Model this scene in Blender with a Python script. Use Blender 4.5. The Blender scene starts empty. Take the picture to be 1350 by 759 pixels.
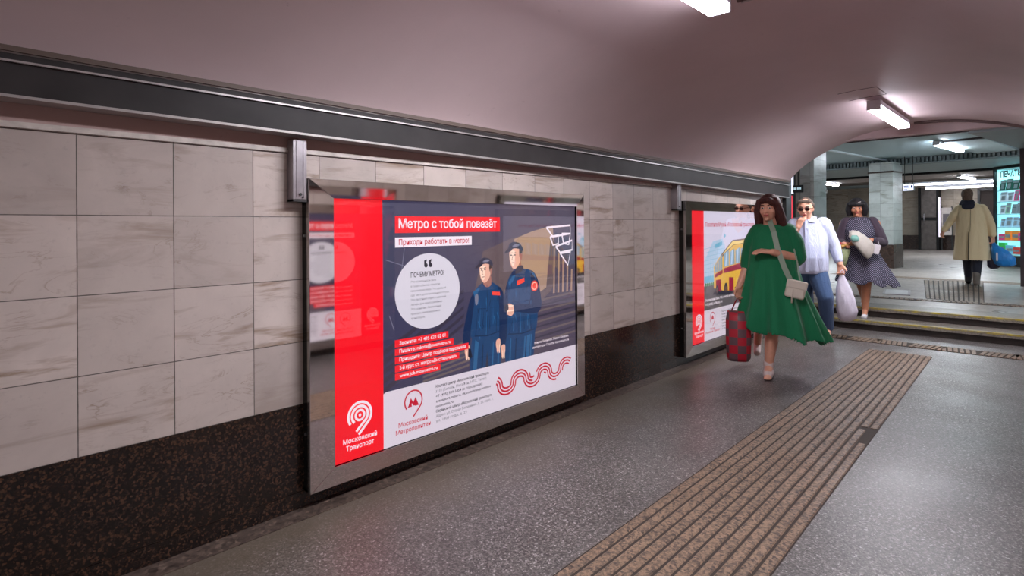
import bpy, bmesh, math, random
from mathutils import Vector, Matrix, noise
random.seed(7)
C = bpy.context.scene.collection
SC = bpy.context.scene
PI = math.pi
# ------------------------------------------------------------------ camera, world, exposure
FPX, YAW, ROLL, CY, H, D = 753.5, .7619, -.0059, 298.14, 1.3454, 2.634
YO = -.36                                   # the other side wall of the passage
cam = bpy.data.objects.new('camera', bpy.data.cameras.new('camera')); C.objects.link(cam)
cam.data.sensor_width = 36; cam.data.lens = FPX / 1350 * 36
cam.data.shift_y = -(379.5 - CY) / 1350
cam.data.clip_start = .02; cam.data.clip_end = 200
_F = Vector((math.cos(YAW), math.sin(YAW), 0)); _R = Vector((math.sin(YAW), -math.cos(YAW), 0)); _U = Vector((0, 0, 1))
_R2 = _R * math.cos(ROLL) + _U * math.sin(ROLL); _U2 = -_R * math.sin(ROLL) + _U * math.cos(ROLL)
M = Matrix((_R2, _U2, -_F)).transposed().to_4x4(); M.translation = (0, 0, H)
cam.matrix_world = M
SC.camera = cam
w = bpy.data.worlds.new('world'); SC.world = w; w.use_nodes = True
w.node_tree.nodes['Background'].inputs[0].default_value = (.55, .6, .7, 1)
w.node_tree.nodes['Background'].inputs[1].default_value = .25
SC.view_settings.view_transform = 'Standard'; SC.view_settings.look = 'None'
SC.view_settings.gamma = 1; SC.view_settings.exposure = 0.2; SC.view_settings.use_curve_mapping = False
SC.cycles.max_bounces = 10; SC.cycles.diffuse_bounces = 6; SC.cycles.glossy_bounces = 4
SC.cycles.transparent_max_bounces = 12; SC.cycles.sample_clamp_indirect = 4
SC.cycles.caustics_reflective = False; SC.cycles.use_denoising = True; SC.cycles.denoising_prefilter = 'ACCURATE'
LAMP_PASSAGE, LAMP_HALL = 150.0, 170.0        # glow of the tube lamps
POSTER_GLOW = 0.86

# ------------------------------------------------------------------ node helpers
def srgb(*c):
    return tuple(((v / 255 + .055) / 1.055) ** 2.4 if v / 255 > .04045 else v / 255 / 12.92 for v in c)

class NT:
    def __init__(s, name):
        s.m = bpy.data.materials.new(name); s.m.use_nodes = True
        s.t = s.m.node_tree; s.b = s.t.nodes['Principled BSDF']; s.o = s.t.nodes['Material Output']
    def n(s, typ, **kw):
        x = s.t.nodes.new(typ)
        for k, v in kw.items(): setattr(x, k, v)
        return x
    def l(s, a, b): s.t.links.new(a, b)
    def put(s, sock, v):
        if hasattr(v, 'is_output') or isinstance(v, bpy.types.NodeSocket): s.l(v, sock)
        elif isinstance(v, (tuple, list)) and len(v) == 3 and sock.type == 'RGBA': sock.default_value = (*v, 1)
        else: sock.default_value = v
    def math(s, op, a, b=None, c=None):
        x = s.n('ShaderNodeMath', operation=op); s.put(x.inputs[0], a)
        if b is not None: s.put(x.inputs[1], b)
        if c is not None: s.put(x.inputs[2], c)
        return x.outputs[0]
    def mix(s, f, a, b, mode='MIX'):
        x = s.n('ShaderNodeMix', data_type='RGBA', blend_type=mode)
        s.put(x.inputs[0], f); s.put(x.inputs[6], a); s.put(x.inputs[7], b)
        return x.outputs[2]
    def noise(s, vec, scale, detail=3, rough=.5, dist=0):
        x = s.n('ShaderNodeTexNoise'); x.inputs['Scale'].default_value = scale; x.inputs['Detail'].default_value = detail
        x.inputs['Roughness'].default_value = rough; x.inputs['Distortion'].default_value = dist
        if vec is not None: s.l(vec, x.inputs['Vector'])
        return x.outputs[0]
    def ramp(s, f, stops):
        x = s.n('ShaderNodeValToRGB'); e = x.color_ramp.elements
        while len(e) < len(stops): e.new(.5)
        for i, (p, c) in enumerate(stops): e[i].position = p; e[i].color = (*c, 1) if len(c) == 3 else c
        s.l(f, x.inputs[0]); return x.outputs[0]
    def rng(s, f, a, b, c=0., d=1.):
        x = s.n('ShaderNodeMapRange'); s.put(x.inputs[0], f)
        for i, v in enumerate((a, b, c, d)): x.inputs[i + 1].default_value = v
        return x.outputs[0]
    def bump(s, h, st=.3, dist=.01):
        x = s.n('ShaderNodeBump'); x.inputs['Strength'].default_value = st; x.inputs['Distance'].default_value = dist
        s.l(h, x.inputs['Height']); s.l(x.outputs[0], s.b.inputs['Normal'])
    def pos(s): return s.n('ShaderNodeNewGeometry').outputs['Position']
    def obj(s): return s.n('ShaderNodeTexCoord').outputs['Object']

def mat(name, col, rough=.5, metal=0, ior=1.45, em=None, ems=1, var=0, vscale=8, bump=0, bscale=60, spec=None):
    t = NT(name)
    t.b.inputs['Base Color'].default_value = (*col, 1); t.b.inputs['Roughness'].default_value = rough
    t.b.inputs['Metallic'].default_value = metal; t.b.inputs['IOR'].default_value = ior
    if spec is not None: t.b.inputs['Specular IOR Level'].default_value = spec
    if em: t.b.inputs['Emission Color'].default_value = (*em, 1); t.b.inputs['Emission Strength'].default_value = ems
    if var:
        nz = t.noise(t.obj(), vscale, 4)
        dk = tuple(c * (1 - var) for c in col); lt = tuple(min(1, c * (1 + var)) for c in col)
        t.l(t.ramp(nz, [(.3, dk), (.7, lt)]), t.b.inputs['Base Color'])
    if bump: t.bump(t.noise(t.obj(), bscale, 4), bump)
    return t.m

def tile_marble(name, axis, u0, tw, v0, th, base, vein, rough=.28, flat=False):
    """marble cladding: every slab gets its own tone and veins; the joints are dark"""
    t = NT(name); p = t.pos() if not flat else t.obj(); sp = t.n('ShaderNodeSeparateXYZ'); t.l(p, sp.inputs[0])
    a = sp.outputs[axis]
    u = t.math('DIVIDE', t.math('SUBTRACT', a, u0), tw); v = t.math('DIVIDE', t.math('SUBTRACT', sp.outputs[2], v0), th)
    fu = t.math('FLOOR', u); fv = t.math('FLOOR', v)
    cb = t.n('ShaderNodeCombineXYZ'); t.l(fu, cb.inputs[0]); t.l(fv, cb.inputs[1])
    wn = t.n('ShaderNodeTexWhiteNoise'); t.l(cb.outputs[0], wn.inputs['Vector'])
    off = t.n('ShaderNodeVectorMath', operation='MULTIPLY_ADD'); t.l(wn.outputs['Color'], off.inputs[0])
    off.inputs[1].default_value = (9, 9, 9); t.l(p, off.inputs[2])
    ve = off.outputs[0]
    mp = t.n('ShaderNodeMapping'); mp.inputs['Rotation'].default_value = (.5, .9, .3); mp.inputs['Scale'].default_value = (1, 1, 3.2); t.l(ve, mp.inputs[0])
    n1 = t.noise(mp.outputs[0], 2.2, 6, .6, 1.4); n2 = t.noise(ve, 5, 5, .6, .5); n3 = t.noise(p, 45, 3, .6)
    m2 = t.n('ShaderNodeMapping'); m2.inputs['Rotation'].default_value = (.2, .75, .1); m2.inputs['Scale'].default_value = (1.1, 1.1, 6.5); t.l(ve, m2.inputs[0])
    n4 = t.noise(m2.outputs[0], 1.6, 5, .62, .7)
    fine = t.math('MULTIPLY', t.rng(t.math('ABSOLUTE', t.math('SUBTRACT', n1, .5)), 0, .018, .6, 0), t.rng(n2, .5, .68))
    veins = t.math('MAXIMUM', fine, t.math('MULTIPLY', t.rng(n4, .53, .68), t.rng(wn.outputs['Value'], .15, .8, .25, .9)))
    c = t.mix(t.rng(n2, .3, .75), base, tuple(x * .82 for x in base))
    c = t.mix(t.math('MULTIPLY', veins, .9), c, vein)
    c = t.mix(t.math('MULTIPLY', t.rng(t.noise(p, 1.1, 6, .65, .6), .5, .75), .35), c, tuple(x * .6 for x in base))
    c = t.mix(t.math('MULTIPLY', t.rng(n3, .62, .8), .35), c, tuple(x * .55 for x in base))
    tone = t.rng(wn.outputs['Value'], 0, 1, .80, 1.08)
    c = t.mix(1.0, c, t.comb3(tone) if hasattr(t, 'comb3') else tone, 'MULTIPLY')
    fru = t.math('SUBTRACT', u, fu); frv = t.math('SUBTRACT', v, fv)
    du = t.math('MULTIPLY', t.math('MINIMUM', fru, t.math('SUBTRACT', 1., fru)), tw)
    dv = t.math('MULTIPLY', t.math('MINIMUM', frv, t.math('SUBTRACT', 1., frv)), th)
    wob = t.math('MULTIPLY', t.noise(p, 30, 2), .0016)
    joint = t.rng(t.math('SUBTRACT', t.math('MINIMUM', du, dv), wob), .0004, .0016, 1, 0)
    c = t.mix(t.math('MULTIPLY', joint, .85), c, (.03, .025, .02))
    t.l(c, t.b.inputs['Base Color'])
    t.b.inputs['Roughness'].default_value = rough
    t.bump(t.math('SUBTRACT', t.math('MULTIPLY', n3, .15), joint), .25, .002)
    return t.m

def granite(name, cols, scale, rough, bumpv=.0, slab=None, big=.0, dirt=False, gap=.7):
    t = NT(name); p = t.pos()
    v = t.n('ShaderNodeTexVoronoi'); v.inputs['Scale'].default_value = scale; t.l(p, v.inputs['Vector'])
    n = t.noise(p, scale * .45, 5, .7)
    f = t.math('ADD', t.math('MULTIPLY', v.outputs['Color'], .35), t.math('MULTIPLY', n, .65))
    c = t.ramp(f, cols)
    if big:
        nb = t.noise(p, 1.7, 5, .6)
        c = t.mix(1.0, c, t.rng(nb, .3, .7, 1 - big, 1 + big), 'MULTIPLY')
    if dirt:
        sy = t.n('ShaderNodeSeparateXYZ'); t.l(p, sy.inputs[0]); k = t.math('ADD', sy.outputs[1], t.math('MULTIPLY', t.noise(p, 3, 4), .5))
        c = t.mix(t.rng(k, D - .42, D + .1, 0, .75), c, srgb(96, 84, 70))
    if slab:
        sp = t.n('ShaderNodeSeparateXYZ'); t.l(p, sp.inputs[0]); ds = []
        for ax, o, s_ in slab:
            q = t.math('DIVIDE', t.math('SUBTRACT', sp.outputs[ax], o), s_); fr = t.math('FRACT', q)
            ds.append(t.math('MULTIPLY', t.math('MINIMUM', fr, t.math('SUBTRACT', 1., fr)), s_))
        d = ds[0]
        for e in ds[1:]: d = t.math('MINIMUM', d, e)
        gaps = t.math('MULTIPLY', t.rng(d, .001, .003, 1, 0), t.rng(t.noise(p, 2.3, 2), .4, .6, .1, .9))
        c = t.mix(t.math('MULTIPLY', gaps, gap), c, (.02, .018, .016))
    t.l(c, t.b.inputs['Base Color'])
    t.l(t.rng(t.noise(p, 2.1, 4), .3, .7, rough * .8, rough * 1.25), t.b.inputs['Roughness'])
    if bumpv: t.bump(t.noise(p, scale * 1.2, 4, .7), bumpv, .004)
    return t.m

MAR = tile_marble('marble_slabs', 0, .42, .3217, .496, .3, srgb(204, 190, 182), srgb(120, 92, 62))
MARH = tile_marble("marble_slabs_hall", 1, .1, .62, .86, .33, srgb(196, 200, 196), srgb(130, 130, 118))
MARB = tile_marble('marble_far_wall', 1, .1, 1.0, .86, .5, srgb(190, 175, 158), srgb(120, 95, 70), .4)
GRA = granite('dark_granite', [(.35, srgb(22, 18, 17)), (.56, srgb(40, 30, 26)), (.65, srgb(84, 58, 43)), (.70, srgb(50, 38, 32)), (.78, srgb(96, 84, 76))], 130, .17, 0, None, .3)
GRA_H = granite('dark_granite_hall', [(.35, srgb(50, 40, 38)), (.6, srgb(72, 55, 48)), (.7, srgb(96, 78, 66))], 30, .3)
FLO = granite('grey_floor_granite', [(.32, srgb(52, 47, 46)), (.5, srgb(88, 82, 80)), (.62, srgb(118, 112, 109)), (.74, srgb(196, 192, 190))], 150, .36, .25, [(0, .35, 1.02), (1, .3, 1.15)], .16, True)
FLE = granite('floor_edge_granite', [(.35, srgb(52, 42, 38)), (.6, srgb(92, 78, 70)), (.7, srgb(124, 106, 94))], 60, .4, .1)
FLH = granite('hall_floor_stone', [(.3, srgb(122, 112, 106)), (.7, srgb(162, 152, 144))], 30, .34, .05, [(0, .35, 1.2), (1, .3, 1.2)], .10, False, .25)
STR = granite('brown_tactile_granite', [(.32, srgb(48, 37, 31)), (.48, srgb(104, 85, 70)), (.60, srgb(142, 116, 94)), (.72, srgb(84, 66, 52))], 95, .55, .35, [(0, .12, .3)], .12)
STRD = mat('groove_dirt', srgb(52, 42, 35), .8)
STEP = granite('step_granite', [(.3, srgb(92, 86, 78)), (.7, srgb(138, 130, 120))], 90, .45, .1, None, .15)
RISER = mat('shaded_riser', srgb(44, 36, 32), .5, var=.4)  # shadow under the step nosing is put into the riser colour
def worn_yellow():
    t = NT('worn_yellow_edge'); n = t.noise(t.pos(), 9, 6, .7)
    t.l(t.mix(t.rng(n, .42, .6), srgb(124, 116, 92), srgb(168, 148, 46)), t.b.inputs['Base Color']); t.b.inputs['Roughness'].default_value = .6
    return t.m
YEL = worn_yellow()
def plaster(name, col, dirt, bs=.06):
    t = NT(name); p = t.pos(); n = t.noise(p, 1.1, 6, .6); n2 = t.noise(p, 14, 4, .7)
    c = t.mix(t.rng(n, .35, .7), col, tuple(x * .9 for x in col))
    c = t.mix(t.math('MULTIPLY', t.rng(n2, .68, .78), .3), c, dirt)
    t.l(c, t.b.inputs['Base Color']); t.b.inputs['Roughness'].default_value = .55
    t.bump(t.noise(p, 25, 4), bs, .01); return t.m
CEI = plaster('pale_pink_vault_paint', srgb(205, 184, 184), srgb(120, 100, 98))
PINK = plaster('pink_plaster_band', srgb(176, 148, 142), srgb(110, 80, 70))
HCE = plaster('blue_white_hall_ceiling', srgb(176, 198, 204), srgb(130, 140, 140))
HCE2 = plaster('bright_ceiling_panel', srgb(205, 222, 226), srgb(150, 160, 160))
HCE3 = plaster('beam_paint', srgb(128, 140, 142), srgb(90, 95, 95))
BEAM = plaster('grey_beam_paint', srgb(160, 172, 172), srgb(90, 95, 95))
TRUNK = mat('charcoal_trunking', srgb(50, 47, 47), .55, var=.25, vscale=5, spec=.3)
TRIMH = mat('pale_edge_trim', srgb(176, 170, 168), .35, .4)
CORN = mat('stone_cornice', srgb(196, 186, 178), .5, var=.2, vscale=20)
BLACK = mat('black_gap', srgb(18, 18, 18), .6)
DSTEEL = mat('dark_steel', srgb(70, 70, 70), .35, .7, var=.2)
STEEL = mat('brushed_steel', srgb(170, 165, 168), .32, .9, var=.15, vscale=14)
def chrome_m():
    t = NT('polished_steel_frame'); t.b.inputs['Base Color'].default_value = (*srgb(228, 222, 218), 1)
    t.b.inputs['Metallic'].default_value = 1; t.b.inputs['Roughness'].default_value = .045
    t.bump(t.noise(t.obj(), 2.2, 1), .035, .03); return t.m
CHROME = chrome_m()
def glass_m(name, ior=1.6, tint=(1, 1, 1)):
    t = NT(name); t.t.nodes.remove(t.b)
    ge = t.n('ShaderNodeNewGeometry'); dp = t.n('ShaderNodeVectorMath', operation='DOT_PRODUCT')
    t.l(ge.outputs['Incoming'], dp.inputs[0]); t.l(ge.outputs['Normal'], dp.inputs[1])
    f0 = ((ior - 1) / (ior + 1)) ** 2; cc = t.math('POWER', t.math('SUBTRACT', 1., t.math('ABSOLUTE', dp.outputs['Value'])), 5.)
    fr = t.math('MULTIPLY_ADD', cc, 1 - f0, f0)
    tr = t.n('ShaderNodeBsdfTransparent'); tr.inputs[0].default_value = (*tint, 1)
    g = t.n('ShaderNodeBsdfGlossy'); g.inputs['Roughness'].default_value = .01
    x = t.n('ShaderNodeMixShader'); t.l(fr, x.inputs[0]); t.l(tr.outputs[0], x.inputs[1]); t.l(g.outputs[0], x.inputs[2])
    t.l(x.outputs[0], t.o.inputs[0]); return t.m
GLASS = glass_m('cover_glass', 1.6); KGLASS = glass_m('kiosk_glass', 1.4, (.93, 1, 1))
LAMPM = mat('lamp_diffuser', (.9, .9, .9), .4, em=(.93, .93, 1.0), ems=LAMP_PASSAGE)
LAMPH = mat('lamp_diffuser_hall', (.9, .9, .9), .4, em=(.82, .92, 1.0), ems=LAMP_HALL)
SIDEGLOW = mat('lamp_diffuser_side', (.9, .9, .9), .4, em=(.90, .88, 1.0), ems=22.0)
SIDEGLOWH = mat('hall_lamp_side', (.9, .9, .9), .4, em=(.80, .88, 1.0), ems=36.0)
LAMPSIDE = mat('lamp_body_white', srgb(225, 225, 235), .4)
ELEC = mat('black_cable', srgb(46, 38, 38), .5)
CONDUIT = mat('brown_conduit', srgb(98, 78, 76), .5)

# ------------------------------------------------------------------ mesh helpers
def box(bm, x0, y0, z0, x1, y1, z1, mi=0, T=None):
    vs = [bm.verts.new(Vector(p) if T is None else T @ Vector(p)) for p in
          [(x0, y0, z0), (x1, y0, z0), (x1, y1, z0), (x0, y1, z0), (x0, y0, z1), (x1, y0, z1), (x1, y1, z1), (x0, y1, z1)]]
    for f in [(0, 3, 2, 1), (4, 5, 6, 7), (0, 1, 5, 4), (1, 2, 6, 5), (2, 3, 7, 6), (3, 0, 4, 7)]:
        q = bm.faces.new([vs[i] for i in f]); q.material_index = mi
    return vs
def hexa(bm, lo, hi, mi=0):
    """a block from four bottom and four top corners"""
    vs = [bm.verts.new(p) for p in list(lo) + list(hi)]
    for f in [(0, 3, 2, 1), (4, 5, 6, 7), (0, 1, 5, 4), (1, 2, 6, 5), (2, 3, 7, 6), (3, 0, 4, 7)]:
        q = bm.faces.new([vs[i] for i in f]); q.material_index = mi
def frame_of(d):
    d = d.normalized(); u = d.orthogonal().normalized(); return u, d.cross(u)
def tube(bm, pts, r, seg=10, mi=0, smooth=True):
    pts = [Vector(p) for p in pts]; rings = []
    rr = r if isinstance(r, (list, tuple)) else [r] * len(pts)
    pu = None
    for i, p in enumerate(pts):
        d = (pts[min(i + 1, len(pts) - 1)] - pts[max(i - 1, 0)]).normalized()
        if pu is None: u, v = frame_of(d)
        else: u = (pu - d * pu.dot(d)).normalized(); v = d.cross(u)
        pu = u
        rings.append([bm.verts.new(p + (u * math.cos(2 * PI * k / seg) + v * math.sin(2 * PI * k / seg)) * rr[i]) for k in range(seg)])
    for a, b in zip(rings, rings[1:]):
        for k in range(seg):
            f = bm.faces.new((a[k], a[(k + 1) % seg], b[(k + 1) % seg], b[k])); f.material_index = mi; f.smooth = smooth
    for rg, rev in ((rings[0], True), (rings[-1], False)):
        f = bm.faces.new(rg[::-1] if rev else rg); f.material_index = mi
def capsule(bm, p0, r0, p1, r1, seg=14, sx=1.0):
    p0, p1 = Vector(p0), Vector(p1); d = p1 - p0; L = d.length; d = d / max(L, 1e-6); u, v = frame_of(d)
    pr = []
    for k in range(1, 5):
        a = PI / 2 * k / 4; pr.append((p0 - d * r0 * math.cos(a), r0 * math.sin(a)))
    for k in range(4):
        a = PI / 2 * k / 4; pr.append((p1 + d * r1 * math.sin(a), r1 * math.cos(a)))
    rings = [[bm.verts.new(c + (u * math.cos(2 * PI * k / seg) + v * math.sin(2 * PI * k / seg)) * r) for k in range(seg)] for c, r in pr]
    a0 = bm.verts.new(p0 - d * r0); a1 = bm.verts.new(p1 + d * r1)
    for a, b in zip(rings, rings[1:]):
        for k in range(seg): bm.faces.new((a[k], a[(k + 1) % seg], b[(k + 1) % seg], b[k]))
    for k in range(seg):
        bm.faces.new((a0, rings[0][(k + 1) % seg], rings[0][k])); bm.faces.new((a1, rings[-1][k], rings[-1][(k + 1) % seg]))
def ellipsoid(bm, c, r, rot=None, seg=20, rings=14, fn=None):
    c = Vector(c); R_ = rot or Matrix.Identity(3); vs = []
    top = None
    for i in range(rings + 1):
        th = PI * i / rings; row = []
        for k in range(seg):
            ph = 2 * PI * k / seg
            n = Vector((math.sin(th) * math.cos(ph), math.sin(th) * math.sin(ph), math.cos(th)))
            p = Vector((n.x * r[0], n.y * r[1], n.z * r[2]))
            if fn: p = fn(n, p)
            row.append(bm.verts.new(c + R_ @ p))
            if i in (0, rings): break
        vs.append(row)
    for i in range(rings):
        a, b = vs[i], vs[i + 1]
        for k in range(seg):
            k2 = (k + 1) % seg
            if len(a) == 1: f = bm.faces.new((a[0], b[k], b[k2]))
            elif len(b) == 1: f = bm.faces.new((a[k], b[0], a[k2]))
            else: f = bm.faces.new((a[k], b[k], b[k2], a[k2]))
            f.smooth = True
def loft(bm, rings, seg=40, fn=None, cap=True, power=1.0):
    """rings: (cx, cy, cz, rx, ry); fn(angle, i) scales the radius"""
    rs = []
    for i, (cx, cy, cz, rx, ry) in enumerate(rings):
        row = []
        for k in range(seg):
            a = 2 * PI * k / seg; s = fn(a, i) if fn else 1
            dz = 0
            if isinstance(s, tuple): s, dz = s
            row.append(bm.verts.new((cx + rx * s * math.cos(a), cy + ry * s * math.sin(a), cz + dz)))
        rs.append(row)
    for a, b in zip(rs, rs[1:]):
        for k in range(seg):
            f = bm.faces.new((a[k], a[(k + 1) % seg], b[(k + 1) % seg], b[k])); f.smooth = True
    if cap: bm.faces.new(rs[0][::-1]); bm.faces.new(rs[-1])
    return rs
def link(name, bm, mats, parent=None, loc=None, rot=None):
    bmesh.ops.recalc_face_normals(bm, faces=bm.faces)
    me = bpy.data.meshes.new(name); bm.to_mesh(me); bm.free()
    for m in (mats if isinstance(mats, (list, tuple)) else [mats]): me.materials.append(m)
    o = bpy.data.objects.new(name, me); C.objects.link(o)
    if parent is not None: o.parent = parent
    if loc: o.location = loc
    if rot is not None: o.rotation_euler = rot
    return o
def bevel(o, wd=.004, seg=2):
    m = o.modifiers.new('bevel', 'BEVEL'); m.width = wd; m.segments = seg; m.limit_method = 'ANGLE'; m.angle_limit = .6
def remesh(o, vox, sm=4):
    m = o.modifiers.new('join', 'REMESH'); m.mode = 'VOXEL'; m.voxel_size = vox; m.use_smooth_shade = True
    if sm: s = o.modifiers.new('soften', 'SMOOTH'); s.iterations = sm; s.factor = .5
def tag(o, label, cat, group=None):
    o['label'] = label; o['category'] = cat
    if group: o['group'] = group
    return o
def struct(name, bm, m, label=None):
    o = link(name, bm, m); o['kind'] = 'structure'
    if label: o['label'] = label
    return o
def empty(name, loc, rz, label, cat, group=None):
    o = bpy.data.objects.new(name, None); C.objects.link(o); o.location = loc; o.rotation_euler = (0, 0, rz)
    o.empty_display_size = .1
    return tag(o, label, cat, group)
def copy_tree(o, parent=None):
    c = o.copy(); C.objects.link(c)
    if parent is not None: c.parent = parent
    for ch in list(o.children): copy_tree(ch, c)
    return c
NB = bmesh.new
# hall frame: the hall beyond the steps is turned 7.7 degrees against the passage
HA = math.radians(-7.7); HP = Vector((8.3, 1.2, 0))
def hw(x, y, z=0): return Vector((HP.x + x * math.cos(HA) - y * math.sin(HA), HP.y + x * math.sin(HA) + y * math.cos(HA), z))
HT = Matrix.Translation(HP) @ Matrix.Rotation(HA, 4, 'Z')

# ------------------------------------------------------------------ passage shell
YCN = (D + YO) / 2; XB = -4.6; XE = 8.15
def vault(y):
    t = min(1, abs((y - YCN) / 1.497)); R_ = 2.167
    circ = 1.93 + math.sqrt(R_ * R_ - (t * 1.497) ** 2) - (R_ - .6)
    ell = 1.93 + .6 * math.sqrt(max(0, 1 - t * t))
    return .62 * circ + .38 * ell if t < .995 else 1.93
bm = NB(); box(bm, XB, D, .496, XE, D + .2, 1.70); struct('wall_left', bm, MAR, 'pale marble slab wall behind the two lit posters')
bm = NB(); box(bm, XB, D - .004, .084, XE, D + .2, .496); box(bm, XB, D - .010, 0, XE, D + .2, .0815); struct('baseboard_left', bm, GRA, 'dark speckled polished granite wall base')
bm = NB(); box(bm, XB, D, .0815, XE, D + .2, .084); struct('trim_1', bm, FLE)
bm = NB(); box(bm, XB, D - .012, 1.70, XE, D + .2, 1.712); box(bm, XB, D - .004, 1.712, XE, D + .2, 1.722); struct('trim_2', bm, CORN)
bm = NB(); box(bm, XB, D, 1.722, XE, D + .2, 2.05); struct('wall_left_upper', bm, PINK)
bm = NB(); box(bm, XB, YO - .2, .496, XE, YO, 1.70); struct('wall_right', bm, MAR)
bm = NB(); box(bm, XB, YO - .2, 0, XE, YO + .004, .496); struct('baseboard_right', bm, GRA)
bm = NB(); box(bm, XB, YO - .2, 1.70, XE, YO, 2.05); struct('wall_right_upper', bm, PINK)
bm = NB(); box(bm, XB - .2, YO - .2, 0, XB, D + .2, 2.8); struct('wall_back', bm, PINK)
# vaulted ceiling
bm = NB(); N = 60; ys = [YO + (D - YO) * (.5 - .5 * math.cos(PI * i / N)) for i in range(N + 1)]; xs = [XB, 0, 3, 5.7, XE]
lo = [[bm.verts.new((x, y, vault(y))) for y in ys] for x in xs]; hi = [[bm.verts.new((x, y, vault(y) + .15)) for y in ys] for x in xs]
for i in range(len(xs) - 1):
    for k in range(N):
        f = bm.faces.new((lo[i][k], lo[i + 1][k], lo[i + 1][k + 1], lo[i][k + 1])); f.smooth = True
        bm.faces.new((hi[i][k], hi[i][k + 1], hi[i + 1][k + 1], hi[i + 1][k]))
struct('ceiling', bm, CEI, 'pale pink barrel vault over the passage')
# header at the end of the vault: the vault profile cut off level at 2.40 m
bm = NB()
def header(x0, x1):
    prev = None
    ysx = [-6, YO - .001] + ys + [D + .001, 9]
    for y in ysx:
        b = min(vault(y), 2.40) if YO <= y <= D else 0
        cur = [bm.verts.new(p) for p in [(x0, y, b), (x1, y, b), (x1, y, 3.15), (x0, y, 3.15)]]
        if prev:
            for a in range(4):
                bm.faces.new((prev[a], prev[(a + 1) % 4], cur[(a + 1) % 4], cur[a]))
        prev = cur
header(XE, XE + .12); struct('wall_end', bm, CEI, 'arched header where the passage opens to the hall')
bm = NB(); box(bm, XE + .118, .72, 2.385, XE + .135, 1.99, 2.405); struct('trim_3', bm, ELEC)
# trunking along the springing of the vault, sagging slightly towards the far end
def along(x, za, zb): return za + (zb - za) * (x - .2) / 6.5
def band(name, y0, y1, zl0, zl1, zh0, zh1, m, x1=XE - .25):
    bm = NB(); a, b = XB, x1
    hexa(bm, [(a, y0, along(a, zl0, zl1)), (b, y0, along(b, zl0, zl1)), (b, y1, along(b, zl0, zl1)), (a, y1, along(a, zl0, zl1))],
         [(a, y0, along(a, zh0, zh1)), (b, y0, along(b, zh0, zh1)), (b, y1, along(b, zh0, zh1)), (a, y1, along(a, zh0, zh1))])
    return link(name, bm, m)
tk = empty('cable_trunking', (XB, D, 1.75), 0, 'long charcoal cable trunking running along the top of the marble wall under the vault', 'cable trunking')
def part(o, par):
    o.parent = par; o.matrix_parent_inverse = Matrix.Translation(par.location).inverted() if par.rotation_euler[2] == 0 else par.matrix_basis.inverted(); return o
part(band('cover', D - .10, D - .001, 1.795, 1.717, 1.905, 1.862, TRUNK), tk)
part(band('lip', D - .112, D - .001, 1.905, 1.862, 1.912, 1.869, TRIMH), tk)  # pale colour of the lip paints the highlight line along the trunking
part(band('rail', D - .104, D - .001, 1.912, 1.869, 1.934, 1.892, TRUNK), tk)
part(band('bead', D - .108, D - .001, 1.934, 1.892, 1.939, 1.898, TRIMH), tk)
part(band('cap', D - .12, D - .001, 1.939, 1.898, 1.957, 1.925, mat('brown_cap', srgb(96, 82, 74), .6)), tk)
part(band('lower_edge', D - .106, D - .001, 1.787, 1.709, 1.797, 1.719, TRIMH), tk)
tk2 = empty('cable_trunking', (XB, YO, 1.75), 0, 'charcoal cable trunking on the wall behind the viewer, seen only as a reflection', 'cable trunking')
part(band('cover', YO + .001, YO + .10, 1.795, 1.717, 1.93, 1.90, TRUNK), tk2)

# ------------------------------------------------------------------ floors, steps
bm = NB(); box(bm, XB, YO - .1, -.1, 8.36, D + .1, 0); box(bm, 8.12, -6, -.1, 8.36, 9, -.0005); struct('floor', bm, FLO, 'grey speckled granite floor of the passage')
bm = NB(); box(bm, XB, D - .12, 0, XE, D, .003); struct('trim_4', bm, FLE, 'dark granite border along the wall')
def tactile(name, p0, p1, p2, p3, nr, z, fill=.8, hh=.006, skip=None):
    """ribbed paving between the near edge p0-p1 and the far edge p3-p2; ribs run near to far"""
    p0, p1, p2, p3 = [Vector((*p, 0)) for p in (p0, p1, p2, p3)]; bm = NB()
    hexa(bm, [p0 + Vector((0, 0, z - .01)), p3 + Vector((0, 0, z - .01)), p2 + Vector((0, 0, z - .01)), p1 + Vector((0, 0, z - .01))],
         [q + Vector((0, 0, z + .002)) for q in (p0, p3, p2, p1)], 1)
    for i in range(nr):
        a = (i + (1 - fill) / 2) / nr; b = (i + 1 - (1 - fill) / 2) / nr; e = (b - a) * .12
        A, B, Cc, Dd = p0.lerp(p1, a), p0.lerp(p1, b), p3.lerp(p2, b), p3.lerp(p2, a)
        if skip and i in skip:
            t0, t1 = skip[i]; segs = [(0, t0), (t1, 1)]
        else: segs = [(0, 1)]
        for s0, s1 in segs:
            lo = [A.lerp(Dd, s0), A.lerp(Dd, s1), B.lerp(Cc, s1), B.lerp(Cc, s0)]
            A2, B2, C2, D2 = p0.lerp(p1, a + e), p0.lerp(p1, b - e), p3.lerp(p2, b - e), p3.lerp(p2, a + e)
            hi = [A2.lerp(D2, s0), A2.lerp(D2, s1), B2.lerp(C2, s1), B2.lerp(C2, s0)]
            up = Vector((0, 0, z + .002)); u2 = Vector((0, 0, z + hh))
            hexa(bm, [q + up for q in lo], [q + u2 for q in hi], 0)
    o = struct(name, bm, [STR, STRD]); return o
tactile('floor_tactile_strip', (.9, 1.40), (.9, .765), (7.1, .917), (7.1, 1.478), 11, 0, skip={10: (.50, .555), 9: (.545, .555)})
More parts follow.
